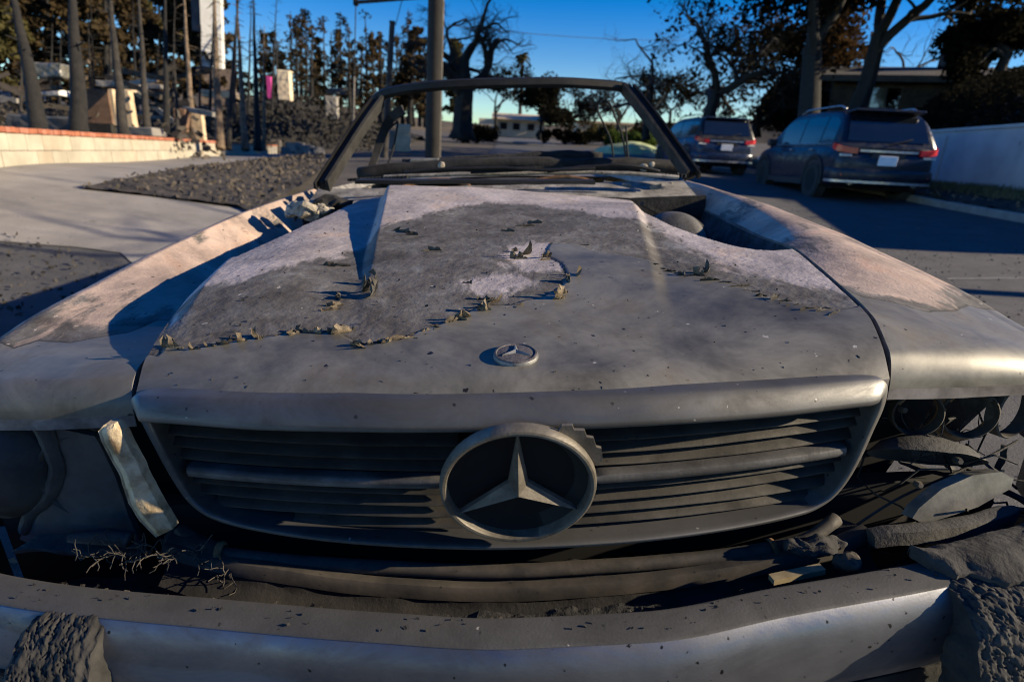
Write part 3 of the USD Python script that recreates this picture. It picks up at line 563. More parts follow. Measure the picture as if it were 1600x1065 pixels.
mat('rust_panel', (.13, .075, .045), (.21, .125, .08), 2.0, .85, .1, .003, 30); mat('tan_edge', (.40, .30, .19), (.55, .43, .29), 4, .9)
d = 12.2; p0, p1 = at(158, 194, d), at(158, 141, d)
bx = thing('rusty_panel', 'brown rusted cabinet with a tan edge behind the block wall', 'cabinet', p0)
w_ = 54 / F * d
part(bx, 'panel', box(((p0 + p1) / 2), (w_ * .86, .45, p1[2] - p0[2]), rz=.05, bev=.015), _m['rust_panel'])
part(bx, 'side_post', box((p0 + p1) / 2 + [w_ * .47, .02, 0], (.07, .40, p1[2] - p0[2] + .03), rz=.05), _m['tan_edge']); part(bx, 'foot', box(p0 + [0, 0, -.4], (w_ * .8, .4, .8), rz=.05), _m['soot_metal'])
def post(px, py0, py1, wpx, d, m, name, lab, cat, rz=.1):
    a, c = at(px, py0, d), at(px, py1, d); w = wpx / F * d; t = thing(name, lab, cat, a)
    part(t, 'shaft', rough(fine(box((a + c) / 2 - [0, 0, .15], (w, w, c[2] - a[2] + .3), rz=rz, bev=w * .06), max(.08, w / 3)), w * .06, 6, int(px)), m); part(t, 'top', box(c + [0, 0, .01], (w * 1.12, w * 1.12, .05), rz=rz, bev=.01), m)
    return t
post(201, 205, 143, 15, 13.5, _m['tan_edge'], 'stucco_post', 'tan stucco post just right of the leaning slim trunk', 'post')
post(286, 218, 172, 18, 15, _m['rust_panel'], 'wooden_post', 'brown square post behind the block wall shadow line', 'post')
post(313, 220, 180, 12, 15.5, _m['tan_edge'], 'stucco_post', 'short cream post with a bracket left of the tan stripped trunk', 'post')
post(445, 148, 112, 19, 30, mat('cream_block', (.52, .44, .30), (.66, .57, .41), 3, .9), 'cream_pier', 'cream masonry pier on the dark embankment', 'pier')
post(421, 144, 121, 7, 29, mat('pink_sign', (.42, .03, .20), (.55, .06, .28), 5, .7), 'pink_post', 'small bright pink post left of the cream pier', 'post')
post(519, 178, 152, 18, 33, _m['concrete'], 'concrete_pier', 'grey concrete pier left of the windscreen frame', 'pier'); post(630, 224, 196, 22, 22, _m['tan_edge'], 'stucco_post', 'cream gate post seen through the left of the windscreen', 'post'); post(614, 222, 205, 14, 22.5, _m['concrete'], 'concrete_pier', 'low grey pier left of the cream gate post', 'pier')
def slab(px0, px1, py, d, hpx, m, lab, name='fallen_slab', dep=.5, tilt=0.0, cat='rubble'):
    a, b = at(px0, py, d), at(px1, py, d); c = (a + b) / 2; L = np.linalg.norm(b - a); h = hpx / F * d
    return single(name, rough(fine(box((c[0], c[1], c[2]), (L, dep, h), rz=math.atan2(b[1] - a[1], b[0] - a[0]), ry=-tilt, bev=h * .1), L / 10), h * .18, 3, int(px0)), m, lab, cat)
slab(56, 106, 112, 16, 20, _m['lens_grey'], 'pale broken slab between the two leftmost trunks'); slab(72, 104, 146, 15, 9, _m['stucco_white'], 'small white slab below the pale broken one'); slab(160, 222, 133, 16, 9, _m['concrete'], 'grey beam end right above the brown cabinet'); slab(225, 258, 136, 17, 7, _m['concrete'], 'short grey slab between two slim trunks'); slab(318, 372, 148, 26, 10, _m['tan_edge'], 'tan ledge at the foot of the white chimney'); slab(480, 560, 143, 40, 9, _m['lens_grey'], 'long pale parapet on top of the embankment', 'parapet', 1.0, cat='parapet')
slab(180, 250, 205, 12.5, 12, _m['concrete'], 'low grey plinth behind the block wall', tilt=.0)
slab(20, 130, 195, 12, 26, mat('dark_blue_wall', (.03, .033, .04), (.07, .075, .085), 2, .9), 'dark low wall behind the leftmost trunks', 'low_wall', .3, cat='wall'); slab(225, 330, 186, 22, 40, _m['dark_boards'], 'black burnt wall behind the brown square post', 'low_wall', .3, cat='wall')
rb2 = np.random.default_rng(31)
for k in range(26):
    px, py, d = rb2.uniform(-30, 330), rb2.uniform(112, 186), rb2.uniform(13, 19); a = at(px, py, d); L = rb2.uniform(.6, 2.2); th = rb2.normal(0, .35)
    dv = np.array([math.cos(th), rb2.normal(0, .3), math.sin(th) * .8]); dv /= np.linalg.norm(dv)
    single('fallen_beam', rough(fine(bar(a - dv * L / 2, a + dv * L / 2, .09, .12), .3), .02, 4, k), [_m['bark_grey'], _m['dark_boards'], _m['concrete'], _m['bark_tan']][k % 4], f'{["charred grey", "black", "pale", "tan"][k % 4]} fallen beam in the burnt lot behind the block wall', 'beam', group=f'{["charred grey", "black", "pale", "tan"][k % 4]} fallen beams in the burnt lot')
yard = np.array([[(*at(px, 176 - 50 * t, 12.5 + 16 * t)[:2], 0) for t in np.linspace(0, 1, 20)] for px in np.linspace(-200, 300, 40)])
rub = rb2.integers(0, 800, 900); yv = yard.reshape(-1, 3)[rub]
def yard_pt(r):
    k = r.integers(0, len(yard.reshape(-1, 3))); q = yard.reshape(-1, 3)[k] + r.normal(0, .3, 3); return q[0], q[1], float(gz(q[0], q[1])) + abs(r.normal(0, .45))
single('rubble', flecks(6000, yard_pt, .07, 61, .6), mat('rubble_mat', (.016, .014, .012), (.075, .062, .048), 1.5, .95, c3=(.24, .215, .18)), 'heap of burnt house rubble spread behind the block wall', 'rubble', kind='stuff')
stp = [gpt(*p)[:2] for p in [(446, 239), (500, 243)]]
for k, (px, py, s) in enumerate([(452, 236, .32), (470, 238, .28), (486, 240, .3), (462, 230, .36), (480, 233, .34), (497, 236, .3)]):
    q = at(px, py, 26); single('stone_block', rough(fine(box(q, (s * 1.9, s * 1.6, s), rz=k * .4, bev=s * .1), s / 3), s * .12, 4, k), _m['concrete'], f'{["left front", "middle front", "right front", "left rear", "middle rear", "right rear"][k]} stone of the low pile beyond the block wall', 'stone')

# ------------------------------------------------------------------ centre distance, seen through the windscreen frame
hq = at(812, 208, 62)
hh = thing('beige_house', 'low beige house far up the street, seen through the windscreen', 'house', hq)
mat('beige_wall', (.42, .34, .22), (.54, .44, .30), 1.0, .9)
L_, H_ = 5.4, 1.9
part(hh, 'wall', box(hq + [0, 2, .5], (L_, 4, H_)), _m['beige_wall']); part(hh, 'side_wing', box(hq + [-3.6, 1.2, .45], (1.8, 3, 1.7)), _m['cream_block'])
rz_ = np.array([[hq + [x, y, z] for y, z in ((-.5, 1.40), (2, 2.05), (4.5, 1.40), (4.5, 1.28), (-.5, 1.28))] for x in (-L_ / 2 - .4, L_ / 2 + .4)])
part(hh, 'roof', ring_mesh(rz_.reshape(-1, 3), 2, 5), _m['tan_edge'])
for k, x in enumerate((-1.8, -.4, 1.2)):
    w_ = part(hh, 'window', box(hq + [x, -.02, .65], (.75, .05, .7)), _m['winframe']); part(w_, 'pane', box(hq + [x, -.05, .65], (.62, .03, .57)), _m['dead_black'])
hq2 = at(945, 212, 66); h2 = thing('far_house', 'second pale house right of the beige one, half hidden by dark trees', 'house', hq2)
part(h2, 'wall', box(hq2 + [0, 2, .4], (6.5, 4, 1.8)), _m['beige_wall']); part(h2, 'roof', box(hq2 + [0, 2, 1.4], (7.0, 4.6, .22)), _m['tan_edge']); part(h2, 'door', box(hq2 + [.5, -.02, .2], (.9, .06, 1.3)), _m['winframe'])
def bush(px, py, d, w, h, m, n, lab, seed, size=.12):
    c = at(px, py, d); r = np.random.default_rng(seed); cs = c + r.uniform(-1, 1, (40, 3)) * [w / 2, .6, h / 3] + [0, 0, h / 3]
    t = thing('bush', lab, 'bush', c - [0, 0, .2]); part(t, 'stems', cat_([tube([c - [0, 0, .3], q], .03, 4, False) for q in cs[::4]]), _m['bark_grey'], True); part(t, 'foliage', leaves(cs, np.full(40, h / 2.6), n, size, seed), m)
bush(985, 229, 34, 2.6, .9, _m['leaf_green'], 3000, 'bright pale green bush by the kerb, through the right of the windscreen', 601); bush(900, 220, 50, 8.0, 1.0, _m['leaf_dark'], 4200, 'long dark hedge in front of the far houses', 602); bush(960, 217, 44, 4.5, 1.0, _m['needles_olive'], 2600, 'olive hedge right of the long dark one', 603); bush(1035, 222, 40, 4, 1.4, _m['leaf_dark'], 2600, 'dark bush behind the right windscreen pillar', 604); bush(745, 218, 46, 3.5, 1.2, _m['leaf_dark'], 2200, 'dark bush at the foot of the thick oak', 605); bush(1460, 322, 11.2, .9, .25, _m['needles_olive'], 900, 'small dry shrub on the verge beside the sport utility car', 606, .05); bush(1300, 195, 26, 6, 1.6, _m['leaf_dark'], 4200, 'dark shrubs between the parked cars and the house', 607)
mound = lathe([(0, .5), (.6, .47), (1.3, .3), (1.9, .08), (2.2, -.3)], 30); mound.apply_translation(at(985, 236, 33.2)); single('green_mound', rough(mound, .15, 1.5, 4), mat('pale_green', (.30, .36, .17), (.46, .52, .28), 2, .9), 'pale green mound by the far kerb at the right of the windscreen', 'mound', True)

# ------------------------------------------------------------------ parked cars
mat('car_blue', (.008, .011, .020), (.010, .014, .026), 3, .22, .25, spec=.6); mat('car_glass', (.006, .008, .010), (.008, .010, .012), 3, .06, 0, spec=.9); mat('tyre', (.012, .012, .012), (.022, .021, .02), 20, .9); mat('alloy', (.20, .20, .21), (.28, .28, .29), 20, .35, .8); mat('tail_red', (.40, .012, .014), (.55, .02, .022), 30, .2, spec=.8); mat('plate_white', (.60, .62, .66), (.70, .72, .75), 20, .5); mat('trim_black', (.010, .010, .010), (.018, .018, .018), 20, .5); mat('chrome_trim', (.55, .55, .56), (.65, .65, .66), 20, .2, .9); mat('lamp_clear', (.55, .52, .48), (.70, .67, .62), 20, .15); mat('roof_black', (.008, .008, .009), (.012, .012, .013), 10, .3, .2)
def suv(base, heading, label, pal, L=4.6, Wd=1.86, H=1.70, high=True):
    """x to the right, y forward from the tail, z up; turned by heading (clockwise from +y)"""
    c, s = math.cos(heading), math.sin(heading); Rz = np.array([[c, s, 0], [-s, c, 0], [0, 0, 1]])
    t = thing('parked_car', label, 'car', base)
    def T(m): m = m.copy(); m.vertices = m.vertices @ Rz.T + base; return m
    hw = Wd / 2; g = .20
    # lower body: rings along the length
    ys = np.array([0, .04, .14, .35, .8, 1.6, 2.4, 3.1, 3.5, 3.9, 4.25, 4.48, 4.58, 4.6]) * L / 4.6
    belt = np.array([.80, .90, .98, 1.02, 1.04, 1.03, 1.02, 1.03, 1.02, .98, .93, .84, .72, .62]); bot = np.array([.46, .36, .30, .27, .25, .24, .24, .24, .24, .25, .27, .31, .38, .44])
    wsc = np.array([.80, .88, .94, .985, 1, 1, 1, 1, .995, .975, .93, .84, .74, .66])
    yy = np.linspace(0, L, 70); bz, bo, ws_ = (PchipInterpolator(ys, q)(yy) for q in (belt, bot, wsc)); rings = []
    for y, z1, z0, w in zip(yy, bz, bo, ws_):
        hh_ = z1 - z0; W2 = hw * w
        half = [(0, z0), (W2 * .86, z0), (W2 * .95, z0 + .04), (W2 * .985, z0 + .16 * hh_), (W2 * .99, z0 + .36 * hh_), (W2 * 1.0, z0 + .58 * hh_), (W2 * .985, z0 + .74 * hh_), (W2 * .955, z0 + .90 * hh_), (W2 * .90, z1 - .01), (W2 * .8, z1 + .008), (0, z1 + .03 if y > 3.2 * L / 4.6 else z1 + .01)]
        rings.append([(a, y, b) for a, b in half] + [(-a, y, b) for a, b in half[-2:0:-1]])
    rings = np.array(rings); body = ring_mesh(rings.reshape(-1, 3), 70, rings.shape[1])
    # wheel arches cut by pushing the sides in
    wy, wr = (.86 * L / 4.6, 3.62 * L / 4.6), .40
    part(t, 'body', T(body), pal, 45)
    # greenhouse
    gy = np.array([.10, .22, .42, .7, 1.4, 2.2, 2.75, 3.25, 3.62]) * L / 4.6; gz_ = np.array([1.00, 1.30, 1.56, H - .045, H - .01, H - .01, H - .05, 1.34, 1.02])
    yy = np.linspace(gy[0], gy[-1], 60); zz_ = PchipInterpolator(gy, gz_)(yy); rr2 = []
    for y, zt in zip(yy, zz_):
        k = (zt - .98) / (H - .98); wb = hw * .925 * (1 - .05 * (y < .3)); wt = hw * (.93 - .17 * k)
        half = [(0, .98), (wb, .98), (wb - (wb - wt) * .5, .98 + (zt - .98) * .52), (wt + .01, .98 + (zt - .98) * .88), (wt - .05, .98 + (zt - .98) * .97), (wt * .6, zt), (0, zt + .01)]
        rr2.append([(a, y, b) for a, b in half] + [(-a, y, b) for a, b in half[-2:0:-1]])
    rr2 = np.array(rr2); part(t, 'cabin', T(ring_mesh(rr2.reshape(-1, 3), 60, rr2.shape[1])), _m['roof_black'] if not high else pal, 40)
    # side windows, slightly proud
    gzf = PchipInterpolator(gy, gz_)
    def side_x(y, z):
        zt = float(gzf(y)); k = (zt - .98) / (H - .98); wb = hw * .925; wt = hw * (.93 - .17 * k); f = (z - .98) / max(.05, zt - .98)
        return np.interp(f, [0, .52, .88], [wb, wb - (wb - wt) * .5, wt + .01]) + .006
    for sd in (-1, 1):
        for y0, y1, nm in ((.42, .95, 0), (1.0, 1.92, 1), (1.98, 3.0, 2)):
            y0, y1 = y0 * L / 4.6, y1 * L / 4.6; U = np.linspace(y0, y1, 10); rows = []
            for y in U:
                ztop = min(float(gzf(y)) - .13, H - .15); zb = 1.055 + (.05 if nm == 0 else 0); ztop = max(ztop, zb + .02)
                rows.append([(sd * (side_x(y, z)), y, z) for z in np.linspace(zb, ztop, 5)])
            m = grid(np.array(rows)); m = m if sd < 0 else trimesh.Trimesh(m.vertices, m.faces[:, ::-1], process=False); part(t, 'side_window', T(m), _m['car_glass'], True)
        U = np.linspace(.45, 3.2, 24) * L / 4.6
        part(t, 'window_trim', T(tube([(sd * (side_x(y, 1.05) + .004), y, 1.045 + .015 * (y / L)) for y in U], .010, 5)), _m['chrome_trim'], True)
        part(t, 'sill', T(sweep([(sd * hw * .97, 1.25 * L / 4.6, .30), (sd * hw * .97, 3.2 * L / 4.6, .30)], [(-.04, -.05), (-.04, .07), (.03, .05), (.03, -.05)])), _m['trim_black'])
        part(t, 'roof_rail', T(tube(smoothpath([(sd * hw * .70, .62, H - .03), (sd * hw * .72, .85, H + .035), (sd * hw * .73, 2.2, H + .04), (sd * hw * .72, 2.6, H - .03)], 24), .017, 6)), _m['trim_black'] if not high else _m['chrome_trim'], True)
        part(t, 'mirror', T(rough(box((sd * (hw + .10), 3.05 * L / 4.6, 1.10), (.20, .12, .15), bev=.03), 0, 1)), pal)
        for y in (1.15, 2.15): part(t, 'door_handle', T(box((sd * (hw * .985 + .004), y * L / 4.6, .94), (.03, .16, .025), bev=.006)), _m['chrome_trim'])
        for y in wy:
            ww = lathe([(.20, -.11), (.335, -.115), (.352, -.10), (.358, -.05), (.358, .05), (.352, .10), (.335, .115), (.22, .105), (.20, -.11)], 40)
            wh = part(t, 'wheel', T(place(ww, (sd * (hw - .10), y, .355), (sd, 0, 0))), _m['tyre'], 40)
            spk = [lathe([(0, .05), (.05, .055), (.06, .03), (0, .03)], 20), lathe([(.205, .085), (.232, .105), (.240, .09), (.21, .05)], 40)]
            for k in range(5):
                a = k * 2 * math.pi / 5; b_ = box((.13, 0, .055), (.19, .055, .025), bev=.008); b_.apply_transform(trimesh.transformations.rotation_matrix(a, (0, 0, 1))); spk.append(b_)
            part(wh, 'rim', T(place(cat_(spk), (sd * (hw - .10), y, .355), (sd, 0, 0))), _m['alloy'], 40)
            part(wh, 'brake_disc', T(place(lathe([(0, .03), (.20, .03), (.20, .0), (0, 0)], 30), (sd * (hw - .10), y, .355), (sd, 0, 0))), _m['trim_black'])
            th = np.linspace(-.15, math.pi + .15, 24); arch = np.array([(sd * (hw * .985), y + .43 * math.cos(a), .37 + .43 * math.sin(a)) for a in th])
            part(t, 'wheel_arch', T(sweep(arch, [(-.05, -.03), (-.05, .03), (.018, .022), (.018, -.03)], up=(sd, 0, 0))), _m['trim_black'])
            dk = lathe([(0, .0), (.42, .0), (.42, -.02), (0, -.02)], 30); part(t, 'wheel_well', T(place(dk, (sd * (hw * .992 + .004), y, .385), (sd, 0, 0))), _m['dead_black'])
        # lamps at the tail
        lx = sd * hw
        tl = [(lx * .60, .03, .93), (lx * .86, .055, .95), (lx * .955, .16, .99), (lx * .955, .24, 1.02)]
        part(t, 'tail_light', T(sweep(smoothpath(tl, 16), [(-.03, -.055), (-.03, .05), (.03, .05), (.035, -.055)])), _m['tail_red'], 40)
        part(t, 'reverse_lamp', T(box((lx * .80, .035, .845), (.22, .05, .045), bev=.01)), _m['lamp_clear'])
        part(t, 'reflector', T(box((lx * .74, .0, .50), (.20, .04, .045), bev=.008)), _m['tail_red'])
        part(t, 'headlamp', T(box((lx * .70, L - .13, .74), (.30, .20, .10), rz=-sd * .5, bev=.03)), _m['lamp_clear'])
        part(t, 'exhaust', T(place(lathe([(.03, -.05), (.04, -.05), (.04, .02), (.03, .02)], 16), (lx * .62, .02, .36), (0, -1, 0))), _m['chrome_trim'])
    # rear glass, bumper, plate
    rows = []
    for y in np.linspace(.135, .40, 8) * L / 4.6:
        zt = float(gzf(y)); k = (zt - .98) / (H - .98); x1 = hw * (.80 - .12 * k); rows.append([(x, y - .012, zt + .004) for x in np.linspace(-x1, x1, 9)])
    part(t, 'rear_window', T(grid(np.array(rows)[::-1])), _m['car_glass'], True)
    part(t, 'rear_wiper', T(tube([(0, .085, 1.06), (.25, .10, 1.12), (.42, .12, 1.17)], .010, 5)), _m['trim_black'], True)
    part(t, 'spoiler', T(box((0, .42, H - .075), (hw * 1.35, .30, .045), rx=-.12, bev=.015)), pal)
    part(t, 'tailgate_strip', T(sweep([(-hw * .55, .028, .935), (hw * .55, .028, .935)], [(-.02, -.018), (-.02, .018), (.02, .018), (.02, -.018)])), _m['chrome_trim'])
    bb = smoothpath([(-hw * .99, .30, .50), (-hw * .93, .10, .50), (-hw * .6, -.03, .50), (0, -.06, .50), (hw * .6, -.03, .50), (hw * .93, .10, .50), (hw * .99, .30, .50)], 40)
    part(t, 'rear_bumper', T(sweep(bb, [(-.05, -.14), (-.05, .10), (.02, .11), (.045, .06), (.045, -.05), (.02, -.14)])), pal, 40)
    part(t, 'bumper_strip', T(sweep(bb + [0, -.03, -.12], [(-.03, -.02), (-.03, .02), (.03, .02), (.03, -.02)])), _m['chrome_trim'], 40)
    part(t, 'number_plate', T(box((0, -.01, .77), (.33, .03, .17), rx=.12, bev=.004)), _m['plate_white'])
    part(t, 'plate_recess', T(box((0, .02, .77), (.60, .03, .24), rx=.12)), _m['trim_black'])
    part(t, 'underside', T(box((0, L / 2, .28), (Wd * .8, L * .85, .10))), _m['dead_black'])
    return t
for k, (px, py, d, hd_, lab, L_, H_, hi) in enumerate([(1370, 318, 10.7, .10, 'dark blue sport utility car parked in front of the plastered wall, nearer of two', 4.75, 1.72, True), (1128, 276, 16.6, -.02, 'dark hatchback with a black roof parked ahead of the sport utility car', 4.5, 1.64, False)]):
    b = at(px, py, d); b[2] = float(gz(b[0], b[1])) + .03
    suv(b, hd_, lab, _m['car_blue'] if hi else mat('car_navy', (.012, .022, .05), (.016, .028, .06), 3, .2, .25, spec=.6), L_, 1.88 if hi else 1.80, H_, hi)

def paint_material(name='burnt_paint', pale=((.24, (.17, .155, .155)), (.40, (.275, .245, .245)), (.54, (.355, .315, .31)), (.64, (.40, .315, .275)), (.8, (.44, .375, .35)))):
    """burnt car paint: 'burn' 0 painted .. 1 burnt through, 'ash' 0 soot .. 1 pale ash and bare metal (both stored on the panel)."""
    n = {'t': ('texture_coordinate', {}), 'ab': ('attribute', {'attribute': 'burn'}), 'aa': ('attribute', {'attribute': 'ash'}),
         'n1': ('noise_texture', {'scale': 17.0, 'detail': 11.0, 'roughness': .66, 'distortion': .5}), 'n2': ('noise_texture', {'scale': 6.0, 'detail': 10.0, 'roughness': .72, 'distortion': .4}),
         'n3': ('noise_texture', {'scale': 190.0, 'detail': 4.0, 'roughness': .7}), 'n4': ('noise_texture', {'scale': 5.0, 'detail': 4.0}),
         'mp': ('mapping', {'scale': (1.0, .35, 1.0)}), 'ns': ('noise_texture', {'scale': 30.0, 'detail': 9.0, 'roughness': .72, 'distortion': .6}),
         # burn mask: attribute plus a little noise
         'b1': ('math', {'math_type': 'multiply_add', 'value2': .34, 'value3': -.17}), 'b2': ('math', {'math_type': 'add'}),
         'bs': ('map_range', {'range_type': 'smoothstep', 'from_min': .46, 'from_max': .54, 'clamp': True}),
         'a1': ('math', {'math_type': 'multiply_add', 'value2': .95, 'value3': -.475}), 'a2': ('math', {'math_type': 'add'}),
         'as': ('map_range', {'range_type': 'smoothstep', 'from_min': .40, 'from_max': .60, 'clamp': True}),
         'paint': ('rgb_ramp', {'ramp': [(.28, (.070, .063, .048)), (.42, (.122, .113, .091)), (.54, (.168, .158, .130)), (.64, (.148, .130, .098)), (.76, (.26, .245, .21))]}),
         'soot': ('rgb_ramp', {'ramp': [(.28, (.040, .035, .030)), (.45, (.078, .070, .062)), (.58, (.115, .109, .102)), (.68, (.155, .152, .150)), (.78, (.24, .24, .245))]}),
         'pale': ('rgb_ramp', {'ramp': list(pale)}),
         'fine': ('rgb_ramp', {'ramp': [(.28, (.55, .55, .55)), (.42, (1, 1, 1)), (.64, (1, 1, 1)), (.80, (1.2, 1.2, 1.2))]}),
         'm1': ('mix', {}), 'm2': ('mix', {}), 'mm': ('mix', {'mix_type': 'multiply', 'fac': .8}), 'fm': ('math', {'math_type': 'multiply_add', 'value2': .40, 'value3': .15}),
         'sv': ('voronoi_texture', {'scale': 34.0}), 'sd': ('noise_texture', {'scale': 3.6, 'detail': 11.0, 'roughness': .74, 'distortion': .8}), 'sp': ('map_range', {'range_type': 'smoothstep', 'from_min': .34, 'from_max': .64, 'to_min': .66, 'to_max': 1.16, 'clamp': True}), 'so': ('mix', {'mix_type': 'multiply', 'fac': 1.0}), 'sw': ('math', {'math_type': 'less_than', 'value2': .085}), 'sx': ('mix', {'color2': (.012, .011, .01)}),
         'wv': ('voronoi_texture', {'scale': 27.0}), 'd1': ('math', {'math_type': 'multiply_add', 'value2': .9, 'value3': -.40}), 'd2': ('math', {'math_type': 'add'}), 'd3': ('math', {'math_type': 'add'}), 'dn': ('noise_texture', {'scale': 75.0, 'detail': 3.0, 'roughness': .7}),
         'eg': ('map_range', {'range_type': 'smoothstep', 'from_min': .50, 'from_max': .66, 'to_min': .30, 'to_max': 1.0, 'clamp': True}), 'em': ('mix', {'mix_type': 'multiply', 'fac': 1.0}), 'wm': ('mapping', {'location': (3.3, 1.7, .4)}), 'ww': ('math', {'math_type': 'less_than', 'value2': .03}), 'wx': ('mix', {'color2': (.36, .34, .30)}),
         'rr': ('map_range', {'to_min': .45, 'to_max': .80, 'clamp': True}), 'me': ('map_range', {'to_min': .14, 'to_max': .0, 'clamp': True}),
         'bh': ('math', {'math_type': 'multiply_add', 'value2': -.55}), 'bg': ('math', {'math_type': 'multiply'}), 'bp': ('bump', {'strength': 1.0, 'distance': .0014}), 'pb': ('math', {'math_type': 'multiply_add', 'value2': .035}),
         'bl': ('noise_texture', {'scale': 70.0, 'detail': 5.0, 'roughness': .6}), 'bv': ('voronoi_texture', {'scale': 210.0, 'feature': 'smooth_f1', 'smoothness': .6}), 'bw': ('math', {'math_type': 'multiply_add', 'value2': -.22}), 'rn': ('math', {'math_type': 'multiply_add', 'value2': .42, 'value3': -.21}), 'ra': ('math', {'math_type': 'add', 'use_clamp': True}),
         'p': ('principled_bsdf', {'specular_ior_level': .42})}
    L = [('t.object', x + '.vector') for x in ('n1', 'n2', 'n3', 'n4', 'sv', 'mp', 'bl')] + [('mp.vector', 'ns.vector'), ('t.object', 'wm.vector'), ('wm.vector', 'wv.vector'),
         ('n1.fac', 'b1.value1'), ('ab.fac', 'b2.value1'), ('b1.value', 'b2.value2'), ('b2.value', 'bs.value'),
         ('ns.fac', 'a1.value1'), ('aa.fac', 'a2.value1'), ('a1.value', 'a2.value2'), ('a2.value', 'as.value'),
         ('n2.fac', 'paint.fac'), ('n1.fac', 'soot.fac'), ('n2.fac', 'pale.fac'), ('n3.fac', 'fine.fac'),
         ('as.result', 'm1.fac'), ('soot.color', 'm1.color1'), ('pale.color', 'm1.color2'),
         ('bs.result', 'm2.fac'), ('paint.color', 'm2.color1'), ('b2.value', 'eg.value'), ('m1.color', 'em.color1'), ('eg.result', 'em.color2'), ('em.color', 'm2.color2'),
         ('bs.result', 'fm.value1'), ('fm.value', 'mm.fac'), ('m2.color', 'so.color1'), ('t.object', 'sd.vector'), ('sd.fac', 'sp.value'), ('sp.result', 'so.color2'), ('so.color', 'mm.color1'), ('fine.color', 'mm.color2'),
         ('t.object', 'dn.vector'), ('dn.fac', 'd1.value1'), ('d1.value', 'd2.value2'), ('d1.value', 'd3.value2'), ('sv.distance', 'd2.value1'), ('d2.value', 'sw.value1'), ('sw.value', 'sx.fac'), ('mm.color', 'sx.color1'),
         ('wv.distance', 'd3.value1'), ('d3.value', 'ww.value1'), ('ww.value', 'wx.fac'), ('sx.color', 'wx.color1'), ('wx.color', 'p.base_color'),
         ('bs.result', 'rr.value'), ('n2.fac', 'rn.value1'), ('rn.value', 'ra.value1'), ('rr.result', 'ra.value2'), ('ra.value', 'p.roughness'), ('bs.result', 'me.value'), ('me.result', 'p.metallic'),
         ('t.object', 'bv.vector'), ('bl.fac', 'bw.value3'), ('bv.distance', 'bw.value1'), ('bw.value', 'bg.value1'), ('bs.result', 'bg.value2'), ('bs.result', 'bh.value1'), ('bg.value', 'bh.value3'), ('bh.value', 'pb.value3'), ('n3.fac', 'pb.value1'), ('pb.value', 'bp.height'), ('bp.normal', 'p.normal')]
    return usdkit.material(stage, '/World/Looks/' + name, n, L, surface='p.BSDF')
PAINT = paint_material()
PAINT_F = paint_material('burnt_fender_paint', ((.24, (.15, .12, .10)), (.40, (.28, .215, .18)), (.54, (.37, .28, .23)), (.64, (.42, .275, .205)), (.8, (.38, .33, .30))))

# ------------------------------------------------------------------ the burnt convertible (built in its own, tilted frame)
car = thing('burnt_convertible', 'burnt-out roofless convertible with scorched bonnet and big round star emblem, filling the foreground', 'car', matrix=RW)
XC = .015
gapL = PchipInterpolator([0, .076, .135, .258, .402, .615, .911, 1.3, 1.7], [-.472, -.484, -.499, -.53, -.562, -.607, -.652, -.69, -.72])
gapR = PchipInterpolator([0, .054, .098, .167, .297, .416, .591, .89, 1.54, 1.8], [.497, .508, .519, .537, .569, .595, .633, .678, .741, .76])
zL = PchipInterpolator([0, .076, .135, .258, .402, .615, .911, 1.3, 1.7], [.722, .742, .765, .784, .797, .803, .797, .785, .80])
zR = PchipInterpolator([0, .054, .098, .167, .297, .416, .591, .89, 1.3, 1.8], [.712, .740, .764, .789, .799, .807, .815, .805, .81, .82])
zC = PchipInterpolator([-.05, 0, .03, .10, .2, .4, .7, 1.0, 1.3, 1.7], [.735, .757, .764, .772, .787, .817, .852, .882, .902, .92])
xKL = PchipInterpolator([0, .15, .6, 1.2, 1.3, 1.7], [-.18, -.195, -.262, -.34, -.355, -.40])
xKR = PchipInterpolator([0, .11, .5, 1.0, 1.25, 1.7], [.205, .218, .292, .377, .425, .5])
zKL = PchipInterpolator([0, .15, .3, .6, 1.0, 1.2, 1.3, 1.7], [.752, .778, .802, .846, .902, .927, .928, .93])
zKR = PchipInterpolator([0, .11, .3, .6, 1.0, 1.2, 1.7], [.750, .768, .799, .838, .879, .866, .85])
def yfront(x): return .062 * ((np.asarray(x) - XC) / .49) ** 2
